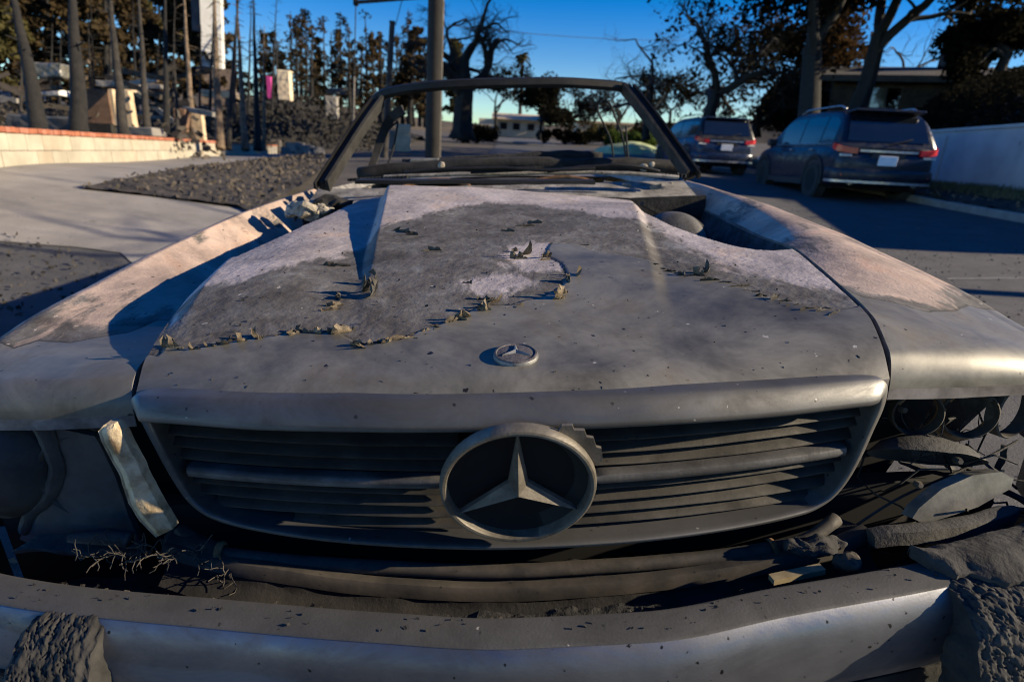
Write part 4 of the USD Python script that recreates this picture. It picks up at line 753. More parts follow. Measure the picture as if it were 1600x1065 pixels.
def hood_z(x, y):
    x, y = np.broadcast_arrays(np.asarray(x, float), np.asarray(y, float)); y = np.clip(y, -.04, 1.69)
    xl, xr, kl, kr = gapL(y), gapR(y), xKL(y), xKR(y); zc = zC(y)
    stepL, stepR = .034 * smooth((y - .12) / .9), .017 * smooth((y - .10) / .6)
    # centre panel
    t = np.clip((x - kl) / (kr - kl), 0, 1); ridge = zKL(y) * (1 - t) + zKR(y) * t
    mid = ridge + (zc - .5 * (zKL(y) + zKR(y))) * (1 - (2 * t - 1) ** 2)
    # sides
    tl = np.clip((kl - x) / (kl - xl), 0, 1.3); sl = smooth((kl - x) / .03)
    left = zKL(y) - stepL * sl; left = left + (zL(y) - (zKL(y) - stepL)) * (.30 * tl + .70 * tl ** 2.6)
    tr = np.clip((x - kr) / (xr - kr), 0, 1.3); sr = smooth((x - kr) / .03)
    right = zKR(y) - stepR * sr; right = right + (zR(y) - (zKR(y) - stepR)) * (.55 * tr + .45 * tr ** 2)
    left = left + .022 * smooth((y - .12) / .3) * smooth((1.25 - y) / .4) * smooth(tl * 1.6) * smooth((1.0 - tl) / .12)
    z = np.where(x < kl, left, np.where(x > kr, right, mid))
    s = y - yfront(x)                                              # rolls over at the front edge
    z = z - .010 * np.clip(1 - s / .05, 0, 2) ** 2 * smooth((.3 - y) / .2)
    z = z + .007 * (meshkit.fbm(np.stack([x * 5, y * 4, x * 0], -1), 3, 4) - .5) * smooth((y - .2) / .5)
    return z
def sdist(polys, xy):
    """signed distance to a union of polygons, positive inside"""
    g = shapely.union_all([Polygon(p).buffer(0) for p in polys]); pts = shapely.points(xy); shapely.prepare(g)
    d = shapely.distance(g.boundary, pts); return np.where(shapely.contains(g, pts), d, -d)
def on_hood(l): return [onto(px, py, hood_z)[:2] for px, py in l]
cut = Polygon([(-.72, -.2), (-.72, .5)] + on_hood([(372, 400), (400, 387), (440, 369), (470, 355), (500, 342), (540, 323), (580, 303), (607, 289), (700, 291), (800, 297), (900, 303), (960, 309), (988, 315), (998, 324), (1012, 335), (1045, 351), (1088, 367), (1120, 377), (1150, 385), (1180, 390), (1210, 391.5), (1238, 389)]) + [(.72, .58), (.72, -.2)])
nu, nv = 340, 330
vv = np.linspace(0, 1, nv) ** 1.15
u = np.linspace(0, 1, nu)
Y = yfront(np.linspace(-.475, .5, nu))[None, :] * (1 - vv[:, None]) + 1.31 * vv[:, None]
X = gapL(Y) + .004 + u[None, :] * (gapR(Y) - gapL(Y) - .008)
Y = np.maximum(Y, 0)
Z = hood_z(X, Y)
hood = grid(np.stack([X, Y, Z], -1))
keep = shapely.contains_xy(cut, *hood.vertices[hood.faces].mean(1)[:, :2].T)
hood.update_faces(keep); hood.remove_unreferenced_vertices()
# edge turned down where the panel ends
def skirt(m, drop, inset=.0):
    e = m.edges_sorted; uq, inv, cnt = np.unique(e, axis=0, return_inverse=True, return_counts=True)
    be = m.edges[cnt[inv.ravel()] == 1]
    v0 = m.vertices[be[:, 0]]; v1 = m.vertices[be[:, 1]]; dn = np.array([0, 0, -drop])
    V = np.stack([v0, v1, v1 + dn, v0 + dn], 1).reshape(-1, 3); k = np.arange(len(be)) * 4
    return trimesh.Trimesh(V, np.vstack([np.stack([k + 1, k, k + 2], 1), np.stack([k + 2, k, k + 3], 1)]), process=False)
BURN = [on_hood([(248, 560), (262, 541), (300, 546), (350, 537), (410, 527), (460, 521), (500, 522), (530, 521), (565, 542), (600, 536), (640, 526), (680, 511), (720, 496), (755, 478), (800, 477), (840, 467), (872, 455), (888, 432), (878, 412), (850, 398), (862, 381), (905, 383), (925, 392), (1000, 405), (1030, 418), (1060, 430), (1100, 433), (1150, 448), (1200, 467), (1260, 478), (1305, 487), (1345, 480)]) + [(.75, .45), (.8, 1.5), (-.8, 1.5), (-.8, .3)]]
ASH = [on_hood([(1345, 465), (1310, 452), (1230, 440), (1160, 428), (1080, 388), (1020, 350), (985, 342), (940, 340), (900, 330), (830, 320), (760, 316), (690, 328), (640, 343), (600, 352), (575, 385), (520, 404), (450, 412), (400, 430), (330, 446), (290, 470), (262, 505)]) + [(-.8, .5), (-.8, 1.5), (.8, 1.5), (.8, .4)],
       on_hood([(790, 385), (850, 378), (905, 392), (880, 420), (820, 428), (790, 410)]), on_hood([(735, 440), (790, 428), (830, 440), (790, 462), (745, 458)])]
def fields(xy, burn, ash):
    return dict(burn=np.clip(.5 + sdist(burn, xy) / .05, 0, 1), ash=np.clip(.5 + sdist(ash, xy) / .16, 0, 1))
fl = fields(hood.vertices[:, :2], BURN, ASH)
# the paint that is left stands about a millimetre and a half proud, with a ragged edge
v = np.array(hood.vertices); nz = meshkit.fbm(np.c_[v[:, :2] * 42, v[:, 2:] * 0], 4, 9) - .5
lip = smooth((.5 - (fl['burn'] + .30 * nz)) / .03 + .5)
v[:, 2] += .0022 * lip + .0016 * fl['burn'] * (meshkit.fbm(np.c_[v[:, :2] * 130, v[:, 2:] * 0], 3, 3) - .5)
hood.vertices = v
hood_p = part(car, 'bonnet', hood, PAINT, True, prim=fl)
part(hood_p, 'bonnet_edge', skirt(hood, .014), mat('edge_metal', (.10, .09, .085), (.22, .20, .19), 30, .8, .2))
lx = np.linspace(-.468, .490, 120); part(hood_p, 'bonnet_lip', tube(np.c_[lx, yfront(lx) + .0005, hood_z(lx, yfront(lx)) + .0008], .0021, 8), PAINT, True)
def hz(x, y): return float(hood_z(x, y)) + .0015

# fenders: inner edge at the gap, rolled over to the side
def lip_y(x): return np.interp(abs(x - XC), [.48, .53, .62, .72, .80, .87], [.07, .074, .082, .094, .108, .13])
def fender(side):
    gap, zi = (gapL, zL) if side < 0 else (gapR, zR)
    zo = PchipInterpolator([.0, .14, .25, .34, .49, .84, 1.2, 1.9, 2.3], [.712, .726, .742, .762, .783, .818, .846, .872, .875])
    ng, nr, ns = 70, 22, 12; ny = 230
    tv = np.linspace(0, 1, ny) ** 1.4
    xin0 = gap(np.linspace(.02, 1.9, ny))
    cols = []
    for i in range(ng + nr + ns):
        if i < ng: a = i / (ng - 1); k = 0
        col = []
        for t in tv:
            y1 = 1.95
            if i < ng:
                xf = (.50 + a * .30) * side + XC; y0 = lip_y(xf); y = y0 * (1 - t) + y1 * t
                xi = gap(min(y, 1.75)) + side * .004; xo = side * .80 + XC * .5; x = xi + (xo - xi) * a
                ztop = float(zi(min(y, 1.7))) * (1 - a) + (float(zo(y)) + .012) * a + .014 * math.sin(math.pi * a) * min(1, y / .5)
                if side < 0: ztop -= .050 * (1 - a ** 2.2) * min(1, max(0, y - .10) / .25)
            else:
                b = (i - ng + 1) / nr if i < ng + nr else 1.0
                th = b * math.pi / 2; x = side * (.80 + .07 * math.sin(th)) + XC * .5
                y0 = lip_y(side * .80) + (.05) * b; y = y0 * (1 - t) + y1 * t
                ztop = float(zo(y)) + .012 - .075 * (1 - math.cos(th))
                if i >= ng + nr: ztop -= (.004 + .296 * smooth((y - y0 - .06) / .22)) * (i - ng - nr + 1) / ns
            s = y - y0; r = .022 + .022 * (a if i < ng else 1)
            zl = (.716 if side > 0 else .707) - .012 * (a if i < ng else 1)
            w = smooth(s / r) if True else 0
            w = math.sqrt(max(0, 1 - (1 - min(1, s / r)) ** 2)) 
            z = zl + (ztop - zl) * w if i < ng + nr else ztop
            if i >= ng: 
                zl2 = (.704 if side > 0 else .695) - .075 * (1 - math.cos(th)) * .7
                z = (zl2 + (ztop - zl2) * w) if i < ng + nr else ztop
            col.append((x, y, z))
        cols.append(col)
    V = np.array(cols)
    V[..., 2] += .006 * (meshkit.fbm(V * [6, 4, 0], 3, 5 + side) - .5)
    m = grid(V if side < 0 else V[::-1])
    return m
FSURF = {}
from scipy.interpolate import LinearNDInterpolator
def fender_burn(m, burn_px, ash_px, off_px=()):
    """the pixel outlines are laid on the panel where the sight line meets it"""
    top = m.vertices[m.vertices[:, 2] > .6]; s = LinearNDInterpolator(top[:, :2], top[:, 2])
    def surf(x, y):
        z = s(x, y); return np.where(np.isnan(z), -1, z)
    on = lambda l: [onto(px, py, surf)[:2] if py is not None else px for px, py in l]
    return [on(x) for x in burn_px], [on(x) for x in ash_px]
fR, fL = fender(1), fender(-1)
bR, aR = fender_burn(fR, [[(1300, 452), (1345, 464), (1400, 474), (1450, 488), (1490, 487), (1515, 478), (1548, 484), ((.95, .3), None), ((.95, 2), None), ((.5, 2), None), ((.5, .4), None)]],
                     [[(1310, 450), (1360, 460), (1420, 470), (1475, 480), (1535, 468), ((.95, .36), None), ((.95, 2), None), ((.5, 2), None), ((.5, .4), None)]])
bL, aL = fender_burn(fL, [[(20, 545), (60, 532), (110, 536), (150, 528), (200, 520), (245, 500), ((-.45, .42), None), ((-.45, 2), None), ((-.95, 2), None), ((-.95, .34), None)]],
                     [[(40, 540), (90, 532), (150, 528), (200, 515), ((-.55, .45), None), ((-.5, 2), None), ((-.95, 2), None), ((-.95, .40), None)]])
def fender_fields(m, b, a, side):
    xy = m.vertices[:, :2]; f = fields(xy, b, a)
    big = meshkit.fbm(np.c_[xy * [9, 5], np.zeros(len(xy))], 3, 21 + side)
    patch = smooth((big - .46) / .22)                                        # scorched islands in the ash
    f['ash'] = np.clip(f['ash'] * (1 - .5 * patch), 0, 1); return f
fender_R = part(car, 'fender', fR, PAINT_F, True, label='right fender with a pale mottled patch behind its grey tip', prim=fender_fields(fR, bR, aR, 1))
fender_L = part(car, 'fender', fL, PAINT_F, True, label='left fender with a pinkish scorched patch at its front', prim=fender_fields(fL, bL, aL, 0))
for f_, m_ in ((fender_R, fR), (fender_L, fL)):
    part(f_, 'fender_edge', skirt(m_, .016), _m['edge_metal'])

# ---- front: grille frame, slats, bars, star
def lean(z): return .012 * (.757 - z) / .22
def ybase(x, z): return .062 * ((x - XC) / .49) ** 2 + lean(z)
outer = [(-.478, .715), (-.482, .728), (-.478, .738), (-.464, .7440), (-.30, .7505), (-.15, .7535), (XC, .7545), (.18, .7520), (.33, .7475), (.470, .7420), (.488, .7395), (.500, .7325), (.507, .721), (.510, .700), (.502, .655), (.492, .612), (.475, .572), (.452, .548), (.415, .535), (.30, .5285), (.15, .5255), (XC, .526), (-.15, .531), (-.25, .536), (-.36, .546), (-.41, .558), (-.440, .584), (-.456, .625), (-.469, .675), (-.478, .715)]
wid = [.020, .024, .029, .034, .038, .039, .040, .039, .038, .036, .033, .029, .024, .020, .018, .0175, .016, .0145, .014, .014, .014, .014, .014, .014, .014, .015, .016, .017, .018, .020]
bul = [.010, .014, .019, .024, .028, .029, .029, .029, .028, .026, .024, .021, .017, .013, .011, .011, .011, .011, .012, .014, .014, .014, .014, .014, .012, .011, .010, .010, .010, .010]
o = np.array(outer); s_ = np.r_[0, np.cumsum(np.linalg.norm(np.diff(o, axis=0), axis=1))]
ss = np.linspace(0, s_[-1], 400)[:-1]
ox = PchipInterpolator(s_, o)(ss); ow = np.interp(ss, s_, wid); ob = np.interp(ss, s_, bul)
tn = np.gradient(ox, axis=0); tn /= np.linalg.norm(tn, axis=1, keepdims=True); inn = np.stack([tn[:, 1], -tn[:, 0]], 1)   # inward (loop runs clockwise)
prof = [(0, .045), (.0, .003), (.01, -.16), (.06, -.36), (.22, -.60), (.45, -.82), (.66, -.97), (.80, -1.0), (.90, -.90), (.97, -.66), (1.0, -.30), (1.0, .05)]
V = []
for k in range(len(ss)):
    row = []
    for a, b in prof:
        q = ox[k] + inn[k] * ow[k] * a
        yy_ = ybase(q[0], q[1]) + (b * ob[k] if b <= 0 else b) + .002
        row.append((q[0], yy_, q[1]))
    V.append(row)
V = np.array(V); fr = ring_mesh(V.reshape(-1, 3), len(V), len(prof), False, True)
part(car, 'grille_frame', fr, _m['frame_metal'], 50)
inner = ox + inn * ow[:, None]
ipoly = Polygon(inner)
def xr_at(z):
    l = ipoly.intersection(LineString([(-1, z), (1, z)])); return l.bounds[0], l.bounds[2]
rs = np.random.default_rng(3)
nsl = 9
for k in range(nsl):
    z = .704 - .0184 * k
    xa, xb = xr_at(z - .004)
    for side in (-1, 1):
        x0, x1 = (xa - .004, -.075 + XC) if side < 0 else (.075 + XC, xb + .004)
        sag = rs.normal(0, .0012, 2)
        xs = np.linspace(x0, x1, 40)
        wave = .0022 * (meshkit.fbm(np.c_[xs * 9, xs * 0 + k * 3.1, xs * 0], 3, 7) - .5)
        rows = []
        for x, w_ in zip(xs, wave):
            yb = ybase(x, z) + .016
            zz_ = z + w_ + sag[0] * (x - x0) / .4
            c = [(0, -.0085), (-.0016, -.0072), (-.0012, -.0055), (.004, -.0015), (.026, .0120), (.027, .0108), (.005, -.0035), (.002, -.0085)]
            rows.append([(x, yb + a, zz_ + b) for a, b in c])
        rows = np.array(rows); m = ring_mesh(rows.reshape(-1, 3), len(rows), 8)
        part(car, 'grille_slat', m, _m['slat_metal'], 40)
for side in (-1, 1):                                                    # the wide bright bar either side of the emblem
    z = .628; xa, xb = xr_at(z); x0, x1 = (xa + .012, -.092 + XC) if side < 0 else (.094 + XC, xb - .012)
    xs = np.r_[np.linspace(x0, x1 - .012 if side < 0 else x1, 30)] if side < 0 else np.linspace(x0 + .012, x1, 30)
    xs = np.sort(np.r_[xs, x0, x1]); rows = []
    for x in xs:
        e = min((x1 - x) if side < 0 else (x - x0), .012) / .012; h = .0042 + .0045 * e
        yb = ybase(x, z) + .004
        rows.append([(x, yb + a, z + b * h) for a, b in [(.014, -1), (.002, -1), (-.003, -.6), (-.005, .1), (-.003, .75), (.002, 1), (.014, 1)]])
    rows = np.array(rows)
    part(car, 'grille_bar', ring_mesh(rows.reshape(-1, 3), len(rows), 7), mat('bar_metal', (.05, .049, .05), (.12, .118, .118), 20, .5, .4, .0006, 240) if side < 0 else _m['bar_metal'], 40)
# dark back of the grille
bk = Polygon(inner).buffer(-.001).simplify(.002)
part(car, 'radiator_panel', plate(bk, .004, (0, .105, 0), (1, 0, 0), (0, 0, 1)), _m['dead_black'])
# round emblem
SO = np.array([XC - .001, -.030, .6455]); SN = np.array([.0, -1, -.24]); SN /= np.linalg.norm(SN)
ring = lathe([(.0855, -.014), (.0855, .001), (.0868, .0035), (.0900, .0042), (.0925, .0030), (.0940, -.001), (.0945, -.006), (.092, -.014), (.0855, -.014)], 96)
emb = part(car, 'emblem_ring', place(ring, SO, SN), _m['star_metal'], 35)
part(emb, 'emblem_back', place(lathe([(0, -.022), (.070, -.020), (.0865, -.010), (.0865, -.014), (.070, -.026), (0, -.028)], 64), SO, SN), _m['dead_black'])
def star(R, inner_r, h, tip_h, thick, c=(0, 0)):
    v = [(0, 0, h), (0, 0, -thick)]
    for k in range(3):
        a = math.pi / 2 + k * 2 * math.pi / 3
        v += [(R * math.cos(a), R * math.sin(a), tip_h), (R * math.cos(a), R * math.sin(a), -thick)]
        b = a + math.pi / 3
        v += [(inner_r * math.cos(b), inner_r * math.sin(b), 0), (inner_r * math.cos(b), inner_r * math.sin(b), -thick)]
    f = []
    for k in range(3):
        t, tb, i, ib = 2 + 4 * k, 3 + 4 * k, 4 + 4 * k, 5 + 4 * k
        p, pb = 2 + 4 * ((k - 1) % 3) + 2, 2 + 4 * ((k - 1) % 3) + 3
        f += [(0, t, i), (0, p, t), (1, ib, tb), (1, tb, pb), (t, tb, ib), (t, ib, i), (p, pb, tb), (p, tb, t)]
    return trimesh.Trimesh(v, f, process=False)
part(emb, 'star', place(fine(star(.0845, .0140, .016, .0015, .006), .006), SO + SN * -.004, SN), _m['star_metal'])
br = Polygon([(.045, .078), (.050, .090), (.062, .090), (.064, .083), (.076, .082), (.079, .072), (.087, .070), (.091, .056), (.097, .054), (.100, .036), (.094, .026), (.08, .05)])
part(emb, 'mounting_tab', place(plate(br, .004, (0, 0, 0), (1, 0, 0), (0, 1, 0)), SO - SN * .012, SN), _m['star_metal'])
# bonnet badge
bp = onto(806, 559, hood_z); e_ = .01
bn = np.array([-(hood_z(bp[0] + e_, bp[1]) - hood_z(bp[0] - e_, bp[1])) / (2 * e_), -(hood_z(bp[0], bp[1] + e_) - hood_z(bp[0], bp[1] - e_)) / (2 * e_), 1.0])
badge = part(hood_p, 'badge', place(lathe([(0, .0), (.0285, .0), (.0290, .003), (.0288, .0075), (.0278, .0095), (.0258, .0098), (.025, .0085), (.012, .0098), (0, .0102)], 64), bp - [0, 0, .001], bn, (0, 1, 0)), _m['badge_dark'], 35)
part(badge, 'badge_rim', place(lathe([(.0286, .0), (.0297, .0), (.0297, .0035), (.0293, .0066), (.0288, .0074), (.0286, .0)], 64), bp - [0, 0, .001], bn, (0, 1, 0)), _m['badge_rim'], 35)
part(badge, 'badge_star', place(star(.0205, .0042, .0036, .0012, .002), bp + bn / np.linalg.norm(bn) * .0092, bn, (0, 1, 0)), _m['badge_rim'])

# ---- bumper
byr = PchipInterpolator([-.95, -.86, -.78, -.65, -.3, -.144, 0, .148, .31, .52, .66, .80, .88, .96], [.40, .16, .055, -.008, -.072, -.095, -.109, -.107, -.078, -.042, -.008, .06, .16, .40])
xs = np.linspace(-.905, .915, 200); pts = np.c_[xs, byr(xs), np.full(200, .528)]
bprof = [(0, -.09), (0, .0), (.003, .002), (.020, .0015), (.036, .0), (.040, -.003), (.047, -.012), (.053, -.026), (.0565, -.048), (.0565, -.082), (.053, -.104), (.042, -.118), (.028, -.128)]
bm = sweep(pts, [(a, b) for a, b in bprof])
bmv = np.array(bm.vertices); bmv[:, 2] += .0025 * (meshkit.fbm(bmv * [6, 6, 6], 3, 2) - .5); bm.vertices = bmv
bump_p = part(car, 'bumper', bm, _m['chrome_burnt'], 60)
tm = sweep(pts, [(-.001, -.008), (-.001, .0008), (.003, .0030), (.020, .0026), (.0362, .0010), (.0392, -.0014), (.034, -.008)])
tmv = np.array(tm.vertices); tmv[:, 2] += .0025 * (meshkit.fbm(tmv * [6, 6, 6], 3, 2) - .5); tm.vertices = tmv
part(bump_p, 'bumper_top', tm, _m['bumper_top'], 60)
low = sweep(np.c_[xs, byr(xs) - .012, np.full(200, .392)], [(0, -.16), (0, .012), (.03, .012), (.034, 0), (.03, -.05), (.02, -.16)])
part(bump_p, 'bumper_skirt', low, _m['soot_metal'], 40)
def overrider(pts, w, seed, label):
    """crackled rubber block following a path over the bumper, pts in (y, z) at x"""
    x0, path = pts; rows = []
    n = 110; q = smoothpath(path, n)
    for y, z in q:
        rows.append([(x0 + a * w, y + 0 * a, z - .02 * max(0, abs(a) - .75)) for a in np.linspace(-1, 1, 70)])
    top = np.array(rows)
    d = np.gradient(q, axis=0); d /= np.linalg.norm(d, axis=1, keepdims=True); nr = np.stack([-d[:, 1], d[:, 0]], 1); nr *= np.sign(nr[:, 1:2] + 1e-9)
    e1 = smooth(np.minimum(np.linspace(0, 1, n), 1 - np.linspace(0, 1, n)) * 9)[:, None] * np.ones((1, 70))
    ct = np.stack(list(np.meshgrid(np.linspace(0, 1, n) * 2.2, np.linspace(0, 1, 70) * 1.6, indexing='ij')) + [np.zeros((n, 70))], -1)
    f1 = meshkit.fbm(ct * 8 + seed, 4, seed); cw = ct * [16, 8, 1] + 1.6 * (meshkit.fbm(ct * 6 + seed, 3, seed + 2) - .5)[..., None]; f2 = np.abs(meshkit.fbm(cw + seed * 2, 3, seed + 5) - .5)
    mid_ = smooth((1 - np.abs(np.linspace(-1, 1, 70) + .1)) * 2.2)[None, :]; hgt = (.008 * (f1 - .5) - .0035 * np.exp(-(f2 / .035) ** 2) * mid_) * e1
    rag = .010 * (meshkit.fbm(np.c_[np.linspace(0, 9, n), np.zeros((n, 2))], 3, seed) - .5)
    top[..., 0] += (rag[:, None] * np.linspace(-1, 1, 70)[None, :])
    top[..., 1] += nr[:, :1] * hgt; top[..., 2] += nr[:, 1:] * hgt
    bot = top.copy(); bot[..., 1] -= 0; th = .055
    bot[..., 1] -= nr[:, :1] * th; bot[..., 2] -= nr[:, 1:] * th
    a, b = grid(top), grid(bot[:, ::-1])
    sides = [grid(np.stack([top[:, 0], bot[:, 0]], 1)), grid(np.stack([bot[:, -1], top[:, -1]], 1)), grid(np.stack([bot[0], top[0]], 1)), grid(np.stack([top[-1], bot[-1]], 1))]
    return part(bump_p, 'overrider', cat_([a, b] + sides), _m['char_rubber'], 60, label=label)
overrider((-.512, [(-.060, .520), (-.078, .528), (-.108, .516), (-.136, .488), (-.150, .44), (-.156, .36)]), .046, 3, 'left crackled bumper block')
overrider((.575, [(-.055, .515), (-.075, .530), (-.112, .522), (-.142, .490), (-.156, .44), (-.160, .36)]), .052, 8, 'right crackled bumper block')
# charred rubber strip lying on the right end of the bumper
xs = np.linspace(.505, .93, 80); yb_ = byr(xs); tt = np.linspace(0, 1, 26)
wv_ = np.interp(xs, [.505, .54, .60, .93], [.006, .045, .075, .085]) + .030 * (meshkit.fbm(np.c_[xs * 34, xs * 0, xs * 0], 5, 3) - .5)
T_ = np.stack([np.repeat(xs[:, None], 26, 1), yb_[:, None] + .012 - tt[None] * wv_[:, None], .537 + .012 * np.sin(np.pi * np.clip(tt, 0, 1))[None] * np.ones((80, 1)) + .012 * (meshkit.fbm(np.stack([np.repeat(xs[:, None] * 20, 26, 1), np.repeat(tt[None] * 2, 80, 0), np.zeros((80, 26))], -1), 4, 6) - .5)], -1)
B_ = T_ - [0, 0, .007]
strip = cat_([grid(T_), grid(B_[:, ::-1]), grid(np.stack([T_[:, -1], B_[:, -1]], 1)[:, ::-1]), grid(np.stack([T_[0], B_[0]], 1))])
part(bump_p, 'rubber_strip', strip, _m['char_rubber'], 60, label='charred jagged rubber strip on the right bumper end')

# ---- pipes and valance under the grille
t1 = smoothpath([(-.46, .065, .535), (-.43, .05, .522), (-.393, .035, .515), (-.172, .025, .492), (.005, .018, .484), (.183, .022, .486), (.40, .032, .502), (.47, .06, .52)], 60)
part(car, 'valance_tube', rough(tube(t1, .0098, 14), .0007, 20, 1), _m['tube_metal'], True)
t2 = smoothpath([(-.47, .04, .515), (-.345, .010, .500), (-.167, .0, .472), (.004, -.006, .462), (.176, -.002, .466), (.432, .012, .497), (.50, .03, .51)], 60)
part(car, 'valance_tube', rough(sweep(t2 + [0, .008, .004], [(-.010, -.010), (-.010, .006), (-.005, .010), (.006, .009), (.010, .002), (.010, -.010)]), .001, 25, 2), _m['tube_metal'], 50)
part(car, 'tube_joint', place(lathe([(.0135, -.005), (.0148, 0), (.0135, .005), (.010, .005), (.010, -.005)], 24), P(345, 862, y=.036), (1, .05, -.1)), _m['rust'], True)
part(car, 'tube_joint', place(lathe([(.0135, -.004), (.0148, 0), (.0135, .004), (.010, .004), (.010, -.004)], 24), t1[-8], (1, .15, .2)), _m['rust'], True)
part(car, 'tube_end', rough(tube(smoothpath([P(270, 845, y=.06), P(300, 850, y=.05), P(345, 862, y=.036)], 12), np.linspace(.017, .012, 12), 12), .003, 30, 3), _m['soot_metal'], True)
part(car, 'tube_end', rough(tube([P(110, 838, y=.05), P(165, 838, y=.05), P(205, 842, y=.045)], [.007, .012, .010], 12), .003, 40, 3), _m['lamp_grey'], True, label='stub of grey pipe under the left lamp')
part(car, 'front_crossmember', box((0, .13, .44), (1.5, .03, .20)), _m['dead_black'])
rd = np.random.default_rng(11)
part(car, 'cinders', flecks(1700, lambda r: ((x := r.uniform(-.62, .55)), byr(x) + .012 + r.uniform(0, .06) ** 1.2, .468 + abs(r.normal(0, .008))), .004, 5), _m['debris'], kind='stuff')
part(car, 'cinder_bed', rough(fine(box((0, .0, .440), (1.3, .16, .01)), .012), .010, 40, 4), _m['black_char'])
pl = [P(px, py, y=.02) for px, py in [(125, 868), (170, 868), (200, 866), (240, 862), (270, 866), (300, 870), (330, 878), (360, 885), (372, 900)]]
part(car, 'burnt_wiring', fibres(110, lambda r: pl[(k := r.integers(0, len(pl) - 1))] + (pl[k + 1] - pl[k]) * r.uniform() + r.normal(0, .0045, 3), .03, 4), _m['ash_fibre'], True, kind='stuff')
k_ = np.linspace(0, 59, 60).astype(int)
u_ = np.stack([t1, t1 * .5 + t2 * .5 + [0, .012, -.004], t2 + [0, .006, 0], t2 + [0, -.004, -.022], t2 + [0, -.030, -.034]], 0)
u_ = np.stack([smoothpath(u_[:, j], 14) for j in range(60)]); u_[..., 1] += .010 * (meshkit.fbm(u_ * [26, 26, 26], 4, 12) - .5); u_[..., 2] += .008 * (meshkit.fbm(u_ * [30, 30, 30], 4, 13) - .5) + .006
part(car, 'valance_sheet', grid(u_), mat('valance_mat', (.005, .0045, .004), (.017, .0145, .012), 22, .9, .1, .001, 150, c3=(.06, .035, .02)), 50)
part(car, 'lamp_bucket', rough(place(lathe([(.0, .05), (.05, .045), (.070, .02), (.078, -.006), (.083, -.008), (.084, .0), (.074, .03), (.05, .055), (0, .06)], 48), P(12, 722, y=.125), (.1, -1, 0)), .004, 20, 4), _m['lamp_grey'], 40, label='dark round bucket of the outer left headlamp')
part(car, 'valance_plate', rough(fine(plate(Polygon([(0, 0), (.13, -.008), (.16, .012), (.08, .03), (.02, .035)]), .008, P(25, 862, y=.05), (1, 0, -.05), (0, .7, .2)), .012), .004, 30, 8), _m['lamp_grey'], True)

# ---- left lamp: housing, hole, melted panel, cream bezel
hs = Polygon([(-.90, .70), (-.86, .46), (-.47, .47), (-.455, .55), (-.487, .70)])
part(car, 'lamp_housing', plate(hs, .012, (0, .20, 0), (1, 0, 0), (0, 0, 1)), _m['dead_black'])
lp = Polygon([P(*p, y=.12)[[0, 2]] for p in [(74, 668), (110, 662), (160, 672), (185, 720), (215, 790), (250, 850), (120, 845), (45, 830), (60, 790), (85, 740)]])
m = fine(plate(lp, .010, (0, .112, 0), (1, 0, .0), (0, 0, 1)), .012); v = np.array(m.vertices)
v[:, 1] += .9 * (v[:, 0] + .60) ** 2 + .25 * np.maximum(0, .60 - v[:, 2]) * -1 * .5; m.vertices = v
lampL = part(car, 'headlamp_panel', rough(m, .003, 14, 3), mat('panel_grey', (.030, .029, .030), (.075, .072, .068), 12, .75, 0, .002, 90), 40, label='sooty panel of the left headlamp')
cL = P(140, 745, y=.105)
part(lampL, 'lamp_ring', place(lathe([(.062, -.004), (.066, .002), (.070, -.004)], 48), cL, (.15, -1, 0)), _m['lamp_grey'], True)
cr = smoothpath([P(*p, y=.10) for p in [(55, 655), (78, 690), (88, 735), (75, 775), (50, 800), (35, 830)]], 24)
part(lampL, 'melted_fold', rough(sweep(cr, [(-.016, 0), (-.01, .008), (.004, .010), (.016, .002), (.01, -.006)], up=(0, -1, .1), scale=np.linspace(.8, .5, 24)), .004, 40, 6), _m['lamp_grey'], 50)
fr_ = smoothpath([P(*p, y=.10) for p in [(-20, 648), (40, 655), (100, 658), (150, 662), (185, 668)]], 30)
part(lampL, 'melted_fringe', rough(sweep(fr_, [(-.006, -.006), (-.006, .006), (.004, .009), (.008, -.006)], up=(0, -1, .2)), .009, 55, 6), _m['black_char'], 50)
bz = [P(*p, y=.035) for p in [(158, 672), (166, 662), (180, 662), (190, 672), (212, 715), (240, 772), (272, 826), (248, 838), (222, 812), (204, 785), (199, 766), (192, 742), (172, 706)]]
bzp = Polygon([(p[0], p[2]) for p in bz]).buffer(.003).buffer(-.003)
m = fine(plate(bzp, .016, (0, .050, 0), (1, -.12, 0), (0, 0, 1)), .006); v = np.array(m.vertices)
v[:, 1] += .050 - .050; m.vertices = v
ins = shapely.distance(bzp.boundary, shapely.points(v[:, [0, 2]])); frontv = v[:, 1] < v[:, 1].mean(); v[:, 1] = np.where(frontv, .036 - .008 * np.sqrt(np.clip(ins / .011, 0, 1)), .048) + .35 * np.abs(v[:, 0] + .50) * 0
m.vertices = v
part(car, 'lamp_bezel', rough(m, .0016, 40, 12), _m['cream_melt'], True, label='half melted cream strip between left lamp and grille')

